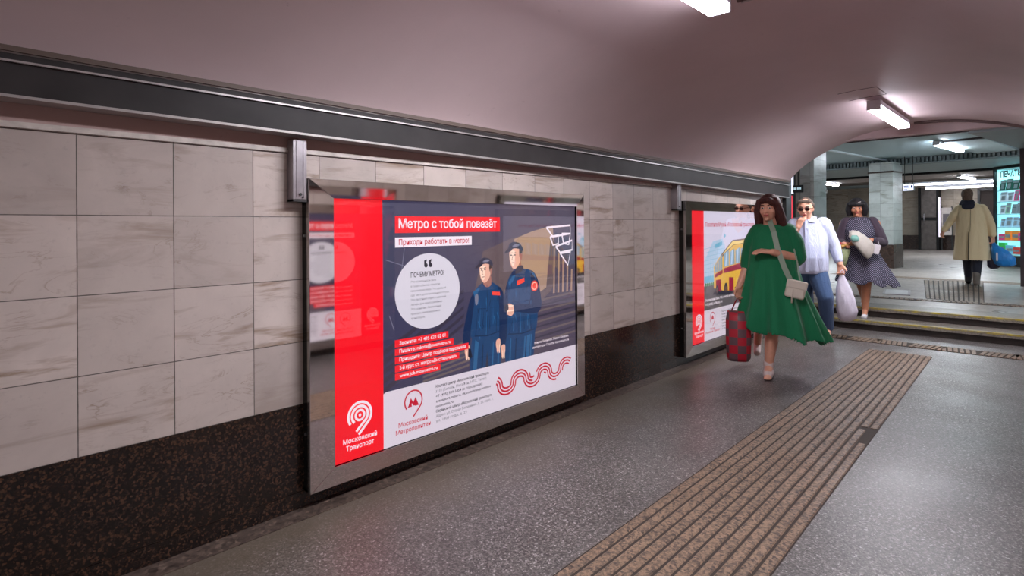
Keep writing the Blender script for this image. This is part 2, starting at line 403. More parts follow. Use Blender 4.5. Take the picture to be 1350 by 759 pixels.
def zigstrip(name, x0, x1, y0, y1, z, step, T=None):
    bm = NB(); box(bm, x0, y0, z - .01, x1, y1, z + .003, 1, T)
    n = int((y1 - y0) / step)
    for i in range(n):
        y = y0 + i * step; s = .03 if (i // 6) % 2 else -.03
        lo = [(x0 + .01, y + .004, z + .003), (x1 - .01, y + .004 + s, z + .003), (x1 - .01, y + step * .75 + s, z + .003), (x0 + .01, y + step * .75, z + .003)]
        hi = [(p[0], p[1], z + .008) for p in lo]
        if T is not None: lo = [T @ Vector(p) for p in lo]; hi = [T @ Vector(p) for p in hi]
        hexa(bm, lo, hi)
    return struct(name, bm, [STR, STRD])
zigstrip('floor_cross_strip', 7.50, 7.77, -.3, 2.25, 0, .05)
# two steps up
for nm, x0, z0, z1 in (('floor_step', 8.36, 0, .125), ('floor_step_upper', 8.72, .125, .25)):
    bm = NB(); box(bm, x0, -6, z0 - .1, x0 + .5, 9, z1 - .045, 1)
    box(bm, x0 - .035, -6, z1 - .045, x0 + .5, 9, z1, 0)
    box(bm, x0 - .037, -6, z1 - .018, x0 + .012, 9, z1 + .001, 2)
    struct(nm, bm, [STEP, RISER, YEL])
bm = NB(); box(bm, 9.15, -14, .1, 48, 22, .2499); struct('floor_hall', bm, FLH, 'pale stone floor of the hall above the steps')
tactile('floor_hall_tactile_strip', (10.1, .725), (10.25, 1.40), (13.6, 1.89), (13.76, 1.0), 12, .25, .7)
bm = NB()
o = zigstrip('floor_hall_cross_strip', 9.62, 9.86, -2.0, 4.2, .25, .06, Matrix.Translation((0, 0, 0)) @ Matrix.Rotation(.08, 4, 'Z') @ Matrix.Translation((.35, -.55, 0)))
bm.free()
bm = NB(); box(bm, 5.35, -.5, .245, 5.75, 3.2, .253, 0, HT); struct('floor_hall_far_strip', bm, STR)
# drain grille in the hall floor
g = empty('floor_grille', (10.85, 1.86, .25), .15, 'small pale metal drain grille in the hall floor above the steps', 'drain grille')
bm = NB(); box(bm, -.36, -.16, 0, .36, .16, .003); link('pit', bm, BLACK, g)
bm = NB()
for i in range(9): box(bm, -.34 + i * .08, -.15, .003, -.295 + i * .08, .15, .012)
link('bars', bm, mat('pale_bars', srgb(215, 215, 215), .4, .5), g)
bm = NB()
for a in ((-.38, -.18, .38, -.15), (-.38, .15, .38, .18), (-.38, -.15, -.35, .15), (.35, -.15, .38, .15)): box(bm, a[0], a[1], 0, a[2], a[3], .012)
link('rim', bm, STEEL, g)

# ------------------------------------------------------------------ hall shell
bm = NB(); box(bm, XE + .12, -14, 3.0, 48, 22, 3.15); struct('ceiling_hall', bm, HCE, 'pale blue flat ceiling of the hall')
bm = NB(); box(bm, 21, -14, .86, 21.3, 18, 3.0, 0, HT); struct('wall_far', bm, MARB)
bm = NB(); box(bm, 20.97, -14, .25, 21.3, 18, .86, 0, HT); struct('baseboard_far', bm, GRA_H)
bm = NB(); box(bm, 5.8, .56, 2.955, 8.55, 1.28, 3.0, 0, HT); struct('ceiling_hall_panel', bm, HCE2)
bm = NB(); box(bm, 5.76, .50, 2.965, 5.8, 1.32, 3.0, 0, HT); box(bm, 5.76, 1.28, 2.965, 6.9, 1.32, 3.0, 0, HT); struct('trim_5', bm, ELEC)
bm = NB(); box(bm, 2.2, 3.15, 2.965, 8.7, 3.21, 3.0, 0, HT); struct('trim_6', bm, mat('white_strip', srgb(225, 235, 238), .4))
# downstand beam with a dentil frieze
bm = NB(); box(bm, 8.8, -10, 2.83, 11.5, 14, 3.0, 0, HT); struct('beam', bm, BEAM)
bm = NB(); box(bm, 8.66, -10, 2.845, 8.8, 14, 3.0, 0, HT)
for i in range(190): box(bm, 8.58, -6 + i * .085, 2.87, 8.66, -6 + i * .085 + .045, 2.985, 0, HT)
box(bm, 8.56, -10, 2.83, 8.8, 14, 2.86, 0, HT)
struct('trim_7', bm, HCE3, 'toothed cornice under the hall ceiling')
bm = NB(); box(bm, 11.5, -10, 2.77, 11.65, 14, 2.90, 0, HT); struct('trim_8', bm, BLACK)
bm = NB(); box(bm, 11.65, -10, 2.90, 15.5, 14, 3.0, 0, HT); struct('ceiling_hall_rear', bm, mat('grey_ceiling', srgb(150, 140, 134), .6, var=.1))
for x, z0, z1 in ((16.3, 2.94, 3.0), (17.6, 2.95, 3.0)):
    bm = NB(); box(bm, x, -10, z0, x + .35, 14, z1, 0, HT); struct('beam', bm, mat('brown_beam', srgb(108, 96, 88), .6))
# columns
def column(hx0, hx1, hy0, hy1, m2, name='column'):
    bm = NB(); box(bm, hx0, hy0, .84, hx1, hy1, 2.88, 0, HT); c = struct(name, bm, MARH)
    bm = NB(); box(bm, hx0 - .015, hy0 - .015, .25, hx1 + .015, hy1 + .015, .84, 0, HT); struct(name + '_base', bm, GRA_H)
    return c
column(8.05, 8.7, 2.83, 3.36, None, 'column')
bm = NB(); box(bm, 8.03, 2.81, 2.62, 8.72, 3.38, 2.66, 0, HT); struct('column_band', bm, GRA_H)
column(2.5, 3.0, 2.29, 2.53, None, 'column_left'); 
bm = NB(); box(bm, 2.5, 2.29, 2.88, 3.0, 2.53, 3.0, 0, HT); struct('column_left_head', bm, MARH)
bm = NB(); box(bm, 2.7, 2.53, .25, 3.0, 8, 3.0, 0, HT); struct('wall_hall_left', bm, mat('dim_stone', srgb(120, 112, 104), .5, var=.15, vscale=3))
bm = NB(); box(bm, 5.0, -.55, .25, 5.4, -.065, 3.0, 0, HT); struct('column_right', bm, mat('dark_post', srgb(72, 60, 62), .4, var=.2))
# slanting soffit wall from the header corner to the right hand column
bm = NB(); A = Vector((8.27, .73, 0)); B = hw(4.99, -.06)
Q = [(A, 2.37), (B, 2.80)]
hexa(bm, [(A.x, A.y, 2.37), (B.x, B.y, 2.64), (B.x, B.y - .5, 2.64), (A.x, A.y - .9, 2.37)], [(A.x, A.y, 3.0), (B.x, B.y, 3.0), (B.x, B.y - .5, 3.0), (A.x, A.y - .9, 3.0)])
struct('beam_slanting', bm, HCE3)
# steel portal post beside the far poster
bm = NB(); box(bm, 7.72, D - .03, 0, 7.80, D + .02, 1.72); box(bm, 7.95, D - .05, 0, 8.15, D + .02, 1.93); struct('trim_9', bm, DSTEEL)
# ribs / cable runs on the vault
def arch_run(name, x, y0, y1, r, m, label, n=40, off=.012):
    bm = NB(); pts = [(x, y0 + (y1 - y0) * i / n, vault(y0 + (y1 - y0) * i / n) - off) for i in range(n + 1)]
    tube(bm, pts, r, 8); o = link(name, bm, m); tag(o, label, 'cable'); return o
arch_run('cable', 8.05, 1.2, YO + .03, .018, CONDUIT, 'dark cable following the arch from the second ceiling lamp down to the right')
arch_run('cable', 8.09, 1.1, YO + .03, .010, ELEC, 'thin black cable just behind the thicker arch cable at the passage end')
arch_run('cable', 2.97, 1.2, YO + .03, .016, CONDUIT, 'brown conduit from the end of the nearest lamp to the top right corner')
arch_run('cable', 3.02, 1.2, YO + .03, .009, TRIMH, 'thin pale wire beside the brown conduit at the top right corner', off=.008)
# service hatch outline in the vault
bm = NB()
def vq(x, y, dz=-.003): return Vector((x, y, vault(y) + dz))
for (xa, ya, xb, yb) in ((5.73, 1.42, 5.73, 1.12), (5.73, 1.12, 6.12, 1.12), (6.12, 1.12, 6.12, 1.42)):
    tube(bm, [vq(xa, ya), vq((xa + xb) / 2, (ya + yb) / 2), vq(xb, yb)], .002, 6)
o = link('ceiling_hatch', bm, CONDUIT); tag(o, 'thin outline of a closed square service hatch in the vault', 'hatch')

# ------------------------------------------------------------------ lamps
def lamp(loc, L, rz, label, group, m, wd=.11, hg=.085):
    r = empty('ceiling_lamp', loc, rz, label, 'lamp', group)
    bm = NB(); box(bm, -L / 2, -wd / 2, -hg * .5, L / 2, wd / 2, 0); o = link('housing', bm, LAMPSIDE, r); bevel(o, .006)
    bm = NB(); box(bm, -L / 2 + .012, -wd / 2 + .006, -hg, L / 2 - .012, wd / 2 - .006, -hg * .5)
    for f in bm.faces: f.material_index = 0 if f.normal.z < -.5 or f.calc_center_median().z < -hg + .001 else 1
    link('diffuser', bm, [m, SIDEGLOW if m is LAMPM else SIDEGLOWH], r)
    for s in (-1, 1):
        bm = NB(); box(bm, s * L * .36 - .03, -.03, -.004, s * L * .36 + .03, .03, .034 if group.endswith('vault') else .02); link('mount', bm, LAMPSIDE, r)
        bm = NB(); box(bm, s * L / 2 - .008, -wd / 2 - .002, -hg - .002, s * L / 2 + .008, wd / 2 + .002, .002); o = link('end_cap', bm, LAMPSIDE, r); bevel(o, .004)
    return r
ly = 1.235; lz = vault(ly) - .03
lamp((2.14, ly, lz), 1.38, 0, 'white tube lamp on the vault, cut off by the top edge of the picture', 'tube lamps on the vault', LAMPM)
lamp((6.92, ly, lz), 1.45, 0, 'white tube lamp on the vault above the arched end of the passage', 'tube lamps on the vault', LAMPM)
lamp((-2.5, ly, lz), 1.38, 0, 'white tube lamp on the vault behind the viewer', 'tube lamps on the vault', LAMPM)
p = hw(6.4, 1.28); lamp((p.x, p.y, 2.98), 1.7, HA, 'short white tube lamp on the pale blue hall ceiling', 'tube lamps in the hall', LAMPH)
for hx, hy in ((6.4, 5.2), (6.4, -3.2), (1.6, -3.0), (1.6, 5.2), (13.6, -1.5), (14.5, 7.0), (15.2, 3.0)):  # unseen lamps added to brighten the hall and its far walls
    p = hw(hx, hy); lamp((p.x, p.y, 2.98 if hx < 10 else 2.9), 1.7, HA, 'added hall tube lamp brightening the hall, hidden from the viewer behind the vault or beams', 'added unseen tube lamps in the hall', LAMPH)
for hx, z, a, b, lab in ((18.7, 2.93, -3, 5.65, 'long bright light line on the rear ceiling, the upper and nearer of two'), (19.7, 2.80, -3, 5.35, 'long bright light line on the rear ceiling, the lower and farther of two')):
    r = empty('strip_light', hw(hx, (a + b) / 2, z), HA, lab, 'strip light')
    bm = NB(); box(bm, -.05, (a - b) / 2, -.06, .05, (b - a) / 2, 0); link('diffuser', bm, mat('strip_glow', (.9, .9, .9), .4, em=(.93, .93, 1), ems=11), r)
    bm = NB(); box(bm, -.07, (a - b) / 2, 0, .07, (b - a) / 2, .065 if z > 2.9 else .19); link('housing', bm, LAMPSIDE, r)

# ------------------------------------------------------------------ printed posters
def ink(name, c, k=1.0):
    t = NT('print_' + name); col = srgb(*c)
    t.b.inputs['Base Color'].default_value = (*[x * .25 for x in col], 1); t.b.inputs['Roughness'].default_value = .35
    t.b.inputs['Emission Color'].default_value = (*col, 1); t.b.inputs['Emission Strength'].default_value = POSTER_GLOW * k
    return t.m
INKS = {}
def I(name, *c):
    if name not in INKS: INKS[name] = ink(name, c)
    return INKS[name]
I('red', 244, 2, 28); I('banner', 236, 34, 46); I('white', 214, 203, 216); I('white2', 235, 222, 232); I('navy_text', 40, 38, 52); I('crimson', 190, 14, 48)
I('uniform', 24, 62, 104); I('uniform_dark', 14, 40, 78); I('uniform_light', 40, 92, 138); I('skin', 226, 170, 150); I('skin_light', 246, 210, 190); I('skin_shadow', 158, 104, 94)
I('cap', 38, 42, 66); I('patch', 236, 70, 56); I('hair', 60, 44, 44); I('wall_light', 162, 132, 114); I('wall_mid', 96, 80, 84); I('grey_text', 96, 92, 104)
I('circle', 208, 202, 214); I('dark', 40, 36, 54); I('stair', 100, 88, 90); I('stair_dark', 52, 48, 66); I('line', 120, 120, 140); I('boots', 20, 26, 46)
def photo_ink():
    t = NT('print_photo_backdrop'); o = t.obj(); sp = t.n('ShaderNodeSeparateXYZ'); t.l(o, sp.inputs[0])
    n = t.noise(o, 2.6, 4, .5, .3)
    f = t.math('ADD', t.math('MULTIPLY', sp.outputs[0], .42), t.math('MULTIPLY', n, .35))
    c = t.ramp(f, [(.25, srgb(42, 44, 78)), (.55, srgb(62, 56, 82)), (.75, srgb(80, 66, 80)), (.95, srgb(70, 60, 80))])
    t.l(c, t.b.inputs['Emission Color']); t.b.inputs['Emission Strength'].default_value = POSTER_GLOW
    t.b.inputs['Base Color'].default_value = (.02, .02, .03, 1); return t.m
INKS['photo'] = photo_ink()
def smooth_pts(pts, n=5, closed=True):
    P_ = [Vector((*p, 0)) for p in pts]; out = []; L = len(P_)
    rngk = range(L) if closed else range(L - 1)
    for i in rngk:
        a, b, c, d = (P_[(i - 1) % L], P_[i], P_[(i + 1) % L], P_[(i + 2) % L]) if closed else (P_[max(i - 1, 0)], P_[i], P_[i + 1], P_[min(i + 2, L - 1)])
        for k in range(n):
            t = k / n
            q = .5 * ((2 * b) + (c - a) * t + (2 * a - 5 * b + 4 * c - d) * t * t + (3 * b - a - 3 * c + d) * t ** 3)
            out.append((q.x, q.y))
    if not closed: out.append(tuple(pts[-1]))
    return out
TXT = {}
def text_mesh(s, bold):
    if (s, bold) in TXT: return TXT[(s, bold)]
    cu = bpy.data.curves.new('t', 'FONT'); cu.body = s; cu.size = 1; cu.offset = bold; cu.resolution_u = 2
    ob = bpy.data.objects.new('t', cu); C.objects.link(ob); bpy.context.view_layer.update()
    me = bpy.data.meshes.new_from_object(ob.evaluated_get(bpy.context.evaluated_depsgraph_get()))
    vs = [(v.co.x, v.co.y) for v in me.vertices]; fs = [tuple(p.vertices) for p in me.polygons]
    bpy.data.objects.remove(ob); bpy.data.curves.remove(cu); bpy.data.meshes.remove(me)
    TXT[(s, bold)] = (vs, fs); return TXT[(s, bold)]
class Poster:
    def __init__(s): s.bm = NB(); s.m = []; s.layer = 0
    def mi(s, k):
        if k not in s.m: s.m.append(k)
        return s.m.index(k)
    def face(s, pts, k, lay, tri=True):
        vs = [s.bm.verts.new((u, -lay * .0003, v)) for u, v in pts]; mi = s.mi(k)
        f = s.bm.faces.new(vs); f.material_index = mi; return f
    def poly(s, pts, k, lay, sm=0):
        if sm: pts = smooth_pts(pts, sm)
        f = s.face(pts, k, lay); bmesh.ops.triangulate(s.bm, faces=[f])
    def rect(s, u0, v0, u1, v1, k, lay): s.face([(u0, v0), (u1, v0), (u1, v1), (u0, v1)], k, lay)
    def disc(s, u, v, r, k, lay, ry=None, n=48):
        s.face([(u + r * math.cos(2 * PI * i / n), v + (ry or r) * math.sin(2 * PI * i / n)) for i in range(n)], k, lay)
    def stroke(s, pts, wd, k, lay):
        P_ = [Vector((p[0], p[1])) for p in pts]; L, Rr = [], []
        for i, p in enumerate(P_):
            d = (P_[min(i + 1, len(P_) - 1)] - P_[max(i - 1, 0)]).normalized(); n = Vector((-d.y, d.x)) * wd / 2
            L.append(p + n); Rr.append(p - n)
        for i in range(len(P_) - 1): s.face([tuple(L[i]), tuple(Rr[i]), tuple(Rr[i + 1]), tuple(L[i + 1])], k, lay)
    def arc(s, u, v, r, a0, a1, wd, k, lay, n=40, tail=None):
        pts = [(u + r * math.cos(math.radians(a0 + (a1 - a0) * i / n)), v + r * math.sin(math.radians(a0 + (a1 - a0) * i / n))) for i in range(n + 1)]
        if tail: pts.append(tail)
        s.stroke(pts, wd, k, lay)
    def text(s, st, u, v, cap, k, lay, width=None, bold=.02, skew=0):
        vs, fs = text_mesh(st, bold)
        x0 = min(p[0] for p in vs); x1 = max(p[0] for p in vs)
        sy = cap / .69; sx = (width / (x1 - x0)) if width else sy * .95; mi = s.mi(k)
        bv = [s.bm.verts.new((u + (p[0] - x0) * sx, -lay * .0003, v + p[1] * sy)) for p in vs]
        for f in fs:
            try: q = s.bm.faces.new([bv[i] for i in f]); q.material_index = mi
            except ValueError: pass
    def done(s, name, parent, loc):
        me = bpy.data.meshes.new(name); s.bm.to_mesh(me); s.bm.free()
        for k in s.m: me.materials.append(INKS[k])
        o = bpy.data.objects.new(name, me); C.objects.link(o); o.parent = parent; o.location = loc; return o
def transport_logo(P, u, v, s, k, lay, words=True):
    """three nested rings whose right hand ends run down into slanting tails, a dot in the middle"""
    wd = .0135 * s
    for r, a0, tail in ((.066, 215, (-.008, -.098)), (.0455, 225, (-.022, -.080)), (.025, 235, None)):
        r *= s
        if tail:
            P.arc(u, v, r, a0, -38, wd, k, lay, 44, (u + tail[0] * s, v + tail[1] * s))
        else: P.arc(u, v, r, 230, -130, wd * .9, k, lay, 40)
    P.disc(u, v, .008 * s, k, lay)
def metro_art(parent, loc):
    P = Poster(); Wd, Ht = 1.957, 1.318
    P.rect(0, 0, .290, Ht, 'red', 0); P.rect(.290, 0, Wd, .298, 'white', 0); P.rect(.290, .298, Wd, Ht, 'photo', 0)
    # backdrop of the photograph: pale hall wall, dark ceiling wedge, steps, escalator lines
    P.poly([(1.02, 1.02), (1.25, 1.09), (1.45, 1.13), (1.70, 1.17), (1.70, 1.02), (1.68, .72), (1.45, .60), (.90, .62)], 'wall_mid', 1)
    P.poly([(1.30, 1.09), (1.48, 1.14), (1.70, 1.18), (1.72, .98), (1.66, .76), (1.50, .70), (1.36, .80)], 'wall_light', 2)
    P.poly([(1.62, .72), (1.70, .74), (1.74, 1.02), (1.68, 1.12)], 'wall_mid', 3)
    for i in range(5): P.poly([(1.70 + i * .05, .70), (1.718 + i * .05, .70), (1.726 + i * .05, 1.02 - i * .04), (1.708 + i * .05, 1.02 - i * .04)], 'wall_light', 3)
    for i in range(9):
        y = .66 - i * .036; P.poly([(1.40 - i * .01, y), (1.957, y + .035), (1.957, y + .021), (1.40 - i * .01, y - .012)], 'stair_dark' if i % 2 else 'stair', 2)
    for i in range(5): P.poly([(.29, .52 - i * .05), (.86, .80 - i * .05), (.86, .78 - i * .05), (.29, .49 - i * .05)], 'stair_dark', 1)
    for i in range(6): P.poly([(.55, .30 + i * .024), (.90, .33 + i * .03), (.90, .343 + i * .03), (.55, .312 + i * .024)], 'stair', 2)
    P.stroke([(.31, 1.00), (.45, .955)], .004, 'line', 1); P.stroke([(.43, 1.06), (.41, .93)], .004, 'line', 1); P.stroke([(.33, .70), (.36, .62)], .004, 'line', 1)
    # white zigzags at the top right: another poster's reflection painted into the print
    def loop(pts, lay=6): P.stroke(pts + [pts[0]], .014, 'white2', lay)
    loop([(1.63, 1.165), (1.90, 1.18), (1.90, 1.12), (1.70, 1.10)]); loop([(1.67, 1.10), (1.76, 1.11), (1.76, 1.05), (1.70, 1.04)])
    loop([(1.73, 1.03), (1.92, 1.07), (1.92, 1.00), (1.78, .985)]); loop([(1.78, .98), (1.90, .985), (1.87, .89)]); loop([(1.80, 1.12), (1.90, 1.12), (1.88, 1.04), (1.82, 1.05)])
    # headline and subline
    P.rect(.368, 1.142, 1.169, 1.234, 'banner', 6); P.text('Метро с тобой повезёт', .392, 1.168, .050, 'white2', 7, .748, .018)
    P.rect(.368, 1.064, .925, 1.118, 'white2', 6); P.text('Приходи работать в метро!', .392, 1.078, .029, 'crimson', 7, .510, .014)
    # round text panel
    P.disc(.595, .812, .231, 'circle', 6, .213)
    for q in (.575, .608):
        P.disc(q, .958, .0125, 'navy_text', 7); P.poly([(q - .0125, .958), (q - .0125, .985), (q + .008, .992), (q + .004, .978), (q - .002, .958)], 'navy_text', 7)
    P.text('ПОЧЕМУ МЕТРО?', .47, .896, .026, 'navy_text', 7, .238, .02)
    for i, s_ in enumerate(['Это возможность быть', 'в гуще событий, помогая', 'пассажирам мира. Это удобный', 'график и дополнительный отпуск.', 'Это льготный отдых и детский', 'лагерь для моего ребёнка.', 'Это, конечно, бесплатный', 'проезд в самом надёжном', 'транспорте.']):
        P.text(s_, .47, .866 - i * .0253, .0115, 'grey_text', 7, len(s_) * .0089, .0)
    # two men in dark blue uniforms
    def man(body, lower, arm_l, arm_r, head, hx, hy, hs, seed):
        P.poly(lower, 'uniform_dark', 3, 3); P.poly(body, 'uniform', 4, 4); P.poly(arm_l, 'uniform_dark', 4.5, 4); P.poly(arm_r, 'uniform_light' if seed else 'uniform_dark', 4.5, 4)
    # left man
    P.poly([(.925, .50), (.91, .42), (.905, .298), (1.037, .298), (1.050, .36), (1.060, .298), (1.172, .298), (1.175, .42), (1.18, .55)], 'uniform', 3)
    P.poly([(1.037, .298), (1.050, .40), (1.062, .298)], 'stair_dark', 3.2); P.poly([(.93, .298), (.96, .298), (.98, .46), (.95, .48)], 'uniform_light', 3.3)
    P.poly([(1.012, .826), (1.06, .840), (1.092, .826), (1.146, .797), (1.190, .757), (1.205, .70), (1.196, .62), (1.190, .50), (1.10, .475), (1.00, .478), (.915, .50), (.912, .60), (.905, .70), (.946, .779)], 'uniform', 4, 4)
    P.poly([(.946, .779), (.905, .72), (.882, .65), (.858, .56), (.848, .47), (.872, .45), (.905, .46), (.915, .56), (.935, .66), (.945, .73)], 'uniform_dark', 4.4, 4)
    P.poly([(1.150, .79), (1.193, .755), (1.212, .68), (1.216, .58), (1.208, .46), (1.180, .43), (1.158, .45), (1.165, .56), (1.160, .66)], 'uniform_dark', 4.4, 4)
    P.poly([(1.015, .835), (1.05, .850), (1.092, .838), (1.095, .815), (1.055, .800), (1.012, .812)], 'uniform_dark', 4.6, 3)
    for k in range(7): P.poly([(.95 + k * .03, .50 + (k % 3) * .03), (.957 + k * .03, .50 + (k % 3) * .03), (.975 + k * .026, .68 + (k % 2) * .04)], 'uniform_light' if k % 2 else 'uniform_dark', 4.7)
    P.stroke([(1.052, .81), (1.056, .64), (1.050, .49)], .004, 'uniform_dark', 4.8)
    P.poly([(1.095, .765), (1.165, .757), (1.168, .733), (1.098, .742)], 'patch', 5); P.poly([(.948, .745), (.965, .762), (.978, .745), (.972, .70), (.955, .695)], 'line', 5, 3)
    # right man
    P.poly([(1.215, .55), (1.205, .45), (1.215, .298), (1.340, .298), (1.35, .36), (1.36, .298), (1.487, .298), (1.505, .45), (1.50, .56)], 'uniform', 3)
    P.poly([(1.385, .298), (1.44, .298), (1.46, .47), (1.40, .47)], 'uniform_light', 3.2)
    P.poly([(1.268, .862), (1.33, .885), (1.380, .893), (1.44, .884), (1.484, .868), (1.532, .815), (1.550, .74), (1.535, .60), (1.510, .47), (1.40, .440), (1.27, .445), (1.212, .50), (1.205, .62), (1.215, .74), (1.235, .81)], 'uniform', 4.9, 4)
    P.poly([(1.47, .872), (1.535, .81), (1.562, .71), (1.572, .63), (1.535, .585), (1.43, .590), (1.30, .615), (1.275, .60), (1.27, .64), (1.33, .665), (1.44, .655), (1.462, .72)], 'uniform_dark', 5.2, 4)
    P.poly([(1.235, .81), (1.205, .72), (1.190, .62), (1.168, .50), (1.160, .42), (1.19, .40), (1.222, .44), (1.235, .58), (1.240, .70)], 'uniform_dark', 5.1, 4)
    P.poly([(1.276, .872), (1.32, .905), (1.380, .915), (1.385, .885), (1.33, .862), (1.28, .850)], 'uniform_dark', 5.2, 3)
    for k in range(7): P.poly([(1.25 + k * .035, .47 + (k % 3) * .02), (1.258 + k * .035, .47 + (k % 3) * .02), (1.265 + k * .032, .60 + (k % 2) * .03)], 'uniform_light' if k % 2 else 'uniform_dark', 5.05)
    P.stroke([(1.34, .87), (1.345, .70), (1.34, .46)], .004, 'uniform_dark', 5.05)
    P.poly([(1.325, .815), (1.398, .832), (1.400, .802), (1.328, .784)], 'patch', 5.4); P.disc(1.500, .768, .036, 'patch', 5.5); P.disc(1.500, .768, .026, 'skin_light', 5.6); P.disc(1.500, .768, .021, 'patch', 5.7)
    # creases, pockets, belts and trouser folds of the two uniforms
    rf = random.Random(11)
    for bx, by, bw, bh, ly_ in ((.955, .50, .20, .27, 4.75), (1.25, .47, .24, .34, 5.08)):
        for i in range(16):
            u = bx + rf.random() * bw; v = by + rf.random() * bh; a = rf.uniform(-1.9, -1.1); L_ = rf.uniform(.03, .08)
            P.poly([(u, v), (u + .006, v + .003), (u + L_ * math.cos(a) + .002, v + L_ * math.sin(a)), (u + L_ * math.cos(a) * .5 - .003, v + L_ * math.sin(a) * .5)], 'uniform_light' if i % 2 else 'uniform_dark', ly_ + i * .01)
        P.stroke([(bx - .01, by + .005), (bx + bw * .5, by - .008), (bx + bw + .01, by + .006)], .008, 'uniform_dark', ly_ + .2)
        for px_ in (bx + .03, bx + bw * .62): P.stroke([(px_, by + bh * .62), (px_ + .06, by + bh * .60)], .004, 'uniform_dark', ly_ + .2)
    for ux in (.95, 1.00, 1.09, 1.14, 1.25, 1.30, 1.40, 1.45):
        P.poly([(ux, .30), (ux + .012, .30), (ux + .020, .44), (ux + .012, .45)], 'uniform_light' if int(ux * 100) % 2 else 'uniform_dark', 3.4)
    P.poly([(.935, .775), (.985, .80), (.99, .79), (.95, .73)], 'uniform_light', 4.8); P.poly([(1.245, .81), (1.30, .865), (1.31, .85), (1.26, .77)], 'uniform_light', 5.1); P.poly([(1.43, .88), (1.50, .855), (1.52, .81), (1.47, .86)], 'uniform_light', 5.3)
    # hands
    P.poly([(1.232, .668), (1.262, .672), (1.290, .65), (1.296, .612), (1.268, .590), (1.238, .604), (1.225, .636)], 'skin', 5.8, 3)
    for k in range(4): P.stroke([(1.290, .655 - k * .015), (1.245, .658 - k * .016), (1.228, .648 - k * .014)], .010, 'skin_light' if k % 2 == 0 else 'skin', 5.9)
    P.poly([(1.212, .668), (1.238, .672), (1.245, .640), (1.222, .622), (1.206, .640)], 'boots', 5.95, 3)
    for ux, uy in ((.868, .452), (1.132, .452), (1.176, .41)):
        P.poly([(ux, uy), (ux + .032, uy + .004), (ux + .036, uy - .034), (ux + .026, uy - .066), (ux + .010, uy - .072), (ux - .004, uy - .036)], 'skin', 5.8, 3)
        for k in range(4): P.stroke([(ux + .004 + k * .008, uy - .03), (ux + .006 + k * .007, uy - .076 - (k % 2) * .008)], .0066, 'skin_light' if k % 2 else 'skin', 5.9)
    P.poly([(.892, .44), (.912, .43), (.925, .38), (.905, .372), (.89, .39)], 'boots', 6)
    # heads
    for hx, hy, s_, tilt in ((1.045, .895, 1.0, 0), (1.318, .975, 1.14, 0)):
        def q(l, k, lay, sm=4): P.poly([(hx + a * s_, hy + b * s_) for a, b in l], k, lay, sm)
        q([(-.020, -.035), (.036, -.02), (.044, -.085), (.005, -.10), (-.024, -.075)], 'skin_shadow', 4.65, 3)
        q([(-.050, .035), (-.055, .005), (-.050, -.028), (-.034, -.060), (-.008, -.070), (.022, -.048), (.040, -.01), (.046, .035), (.0, .055)], 'skin', 5.3)
        q([(-.048, .03), (-.052, .0), (-.046, -.026), (-.030, -.052), (-.015, -.045), (-.010, .0), (-.012, .035)], 'skin_light', 5.4)
        q([(.036, .012), (.052, .016), (.050, -.014), (.038, -.022)], 'skin_shadow', 5.45, 3)
        q([(.028, .045), (.050, .04), (.052, .012), (.038, .010), (.030, -.002)], 'hair', 5.42, 3)
        q([(-.062, .052), (-.054, .072), (-.02, .086), (.028, .078), (.055, .052), (.056, .030), (.030, .042), (-.01, .048), (-.045, .040), (-.058, .034)], 'cap', 5.6)
        q([(-.030, .052), (-.060, .050), (-.088, .034), (-.092, .022), (-.070, .026), (-.040, .034)], 'dark', 5.65)
        q([(-.03, .060), (.0, .074), (.03, .068), (.01, .058)], 'line', 5.62)
        for ex in (-.040, -.010): P.poly([(hx + (ex - .009) * s_, hy + .010 * s_), (hx + ex * s_, hy + .015 * s_), (hx + (ex + .009) * s_, hy + .009 * s_), (hx + ex * s_, hy + .006 * s_)], 'hair', 5.7); P.stroke([(hx + (ex - .011) * s_, hy + .021 * s_), (hx + (ex + .010) * s_, hy + .023 * s_)], .004 * s_, 'hair', 5.7)
        P.stroke([(hx - .026 * s_, hy + .010 * s_), (hx - .034 * s_, hy - .014 * s_), (hx - .024 * s_, hy - .018 * s_)], .004, 'skin_shadow', 5.7)
        P.stroke([(hx - .036 * s_, hy - .034 * s_), (hx - .014 * s_, hy - .033 * s_)], .005, 'skin_shadow', 5.7)
    # red strips with contact lines
    for (v0, v1, u1, s_) in ((.525, .565, .736, 'Звоните: +7 495 622 02 01'), (.481, .517, .776, 'Пишите: rabota@mosmetro.ru'), (.4355, .473, .894, 'Приходите: Центр подбора персонала'), (.391, .428, .820, '2-й ярус ст. метро «Выставочная»'), (.348, .385, .676, 'www.job.mosmetro.ru')):
        P.rect(.363, v0, u1, v1, 'banner', 6.2); P.text(s_, .392, v0 + .011, .0190, 'white2', 6.6, u1 - .392 - .022, .016)
    P.text('Мирон Беликов, Павел Шкарев,', 1.497, .372, .0145, 'white2', 6.6, .375, .008); P.text('инспекторы Службы безопасности', 1.478, .343, .0145, 'white2', 6.6, .395, .008)
    # white strip: logos, lines, ribbon
    transport_logo(P, .148, .216, 1.0, 'white2', 6)
    P.text('Московский', .052, .088, .0235, 'white2', 6, .196, .016); P.text('Транспорт', .068, .052, .0235, 'white2', 6, .162, .016)
    P.arc(.484, .212, .0585, 218, -42, .0085, 'crimson', 6, 44, (.482, .126))
    P.poly([(.446, .188), (.456, .188), (.466, .232), (.482, .206), (.498, .232), (.510, .188), (.520, .188), (.520, .183), (.494, .183), (.494, .188), (.499, .188), (.494, .210), (.482, .187), (.470, .210), (.467, .188), (.472, .188), (.472, .183), (.446, .183)], 'crimson', 6)
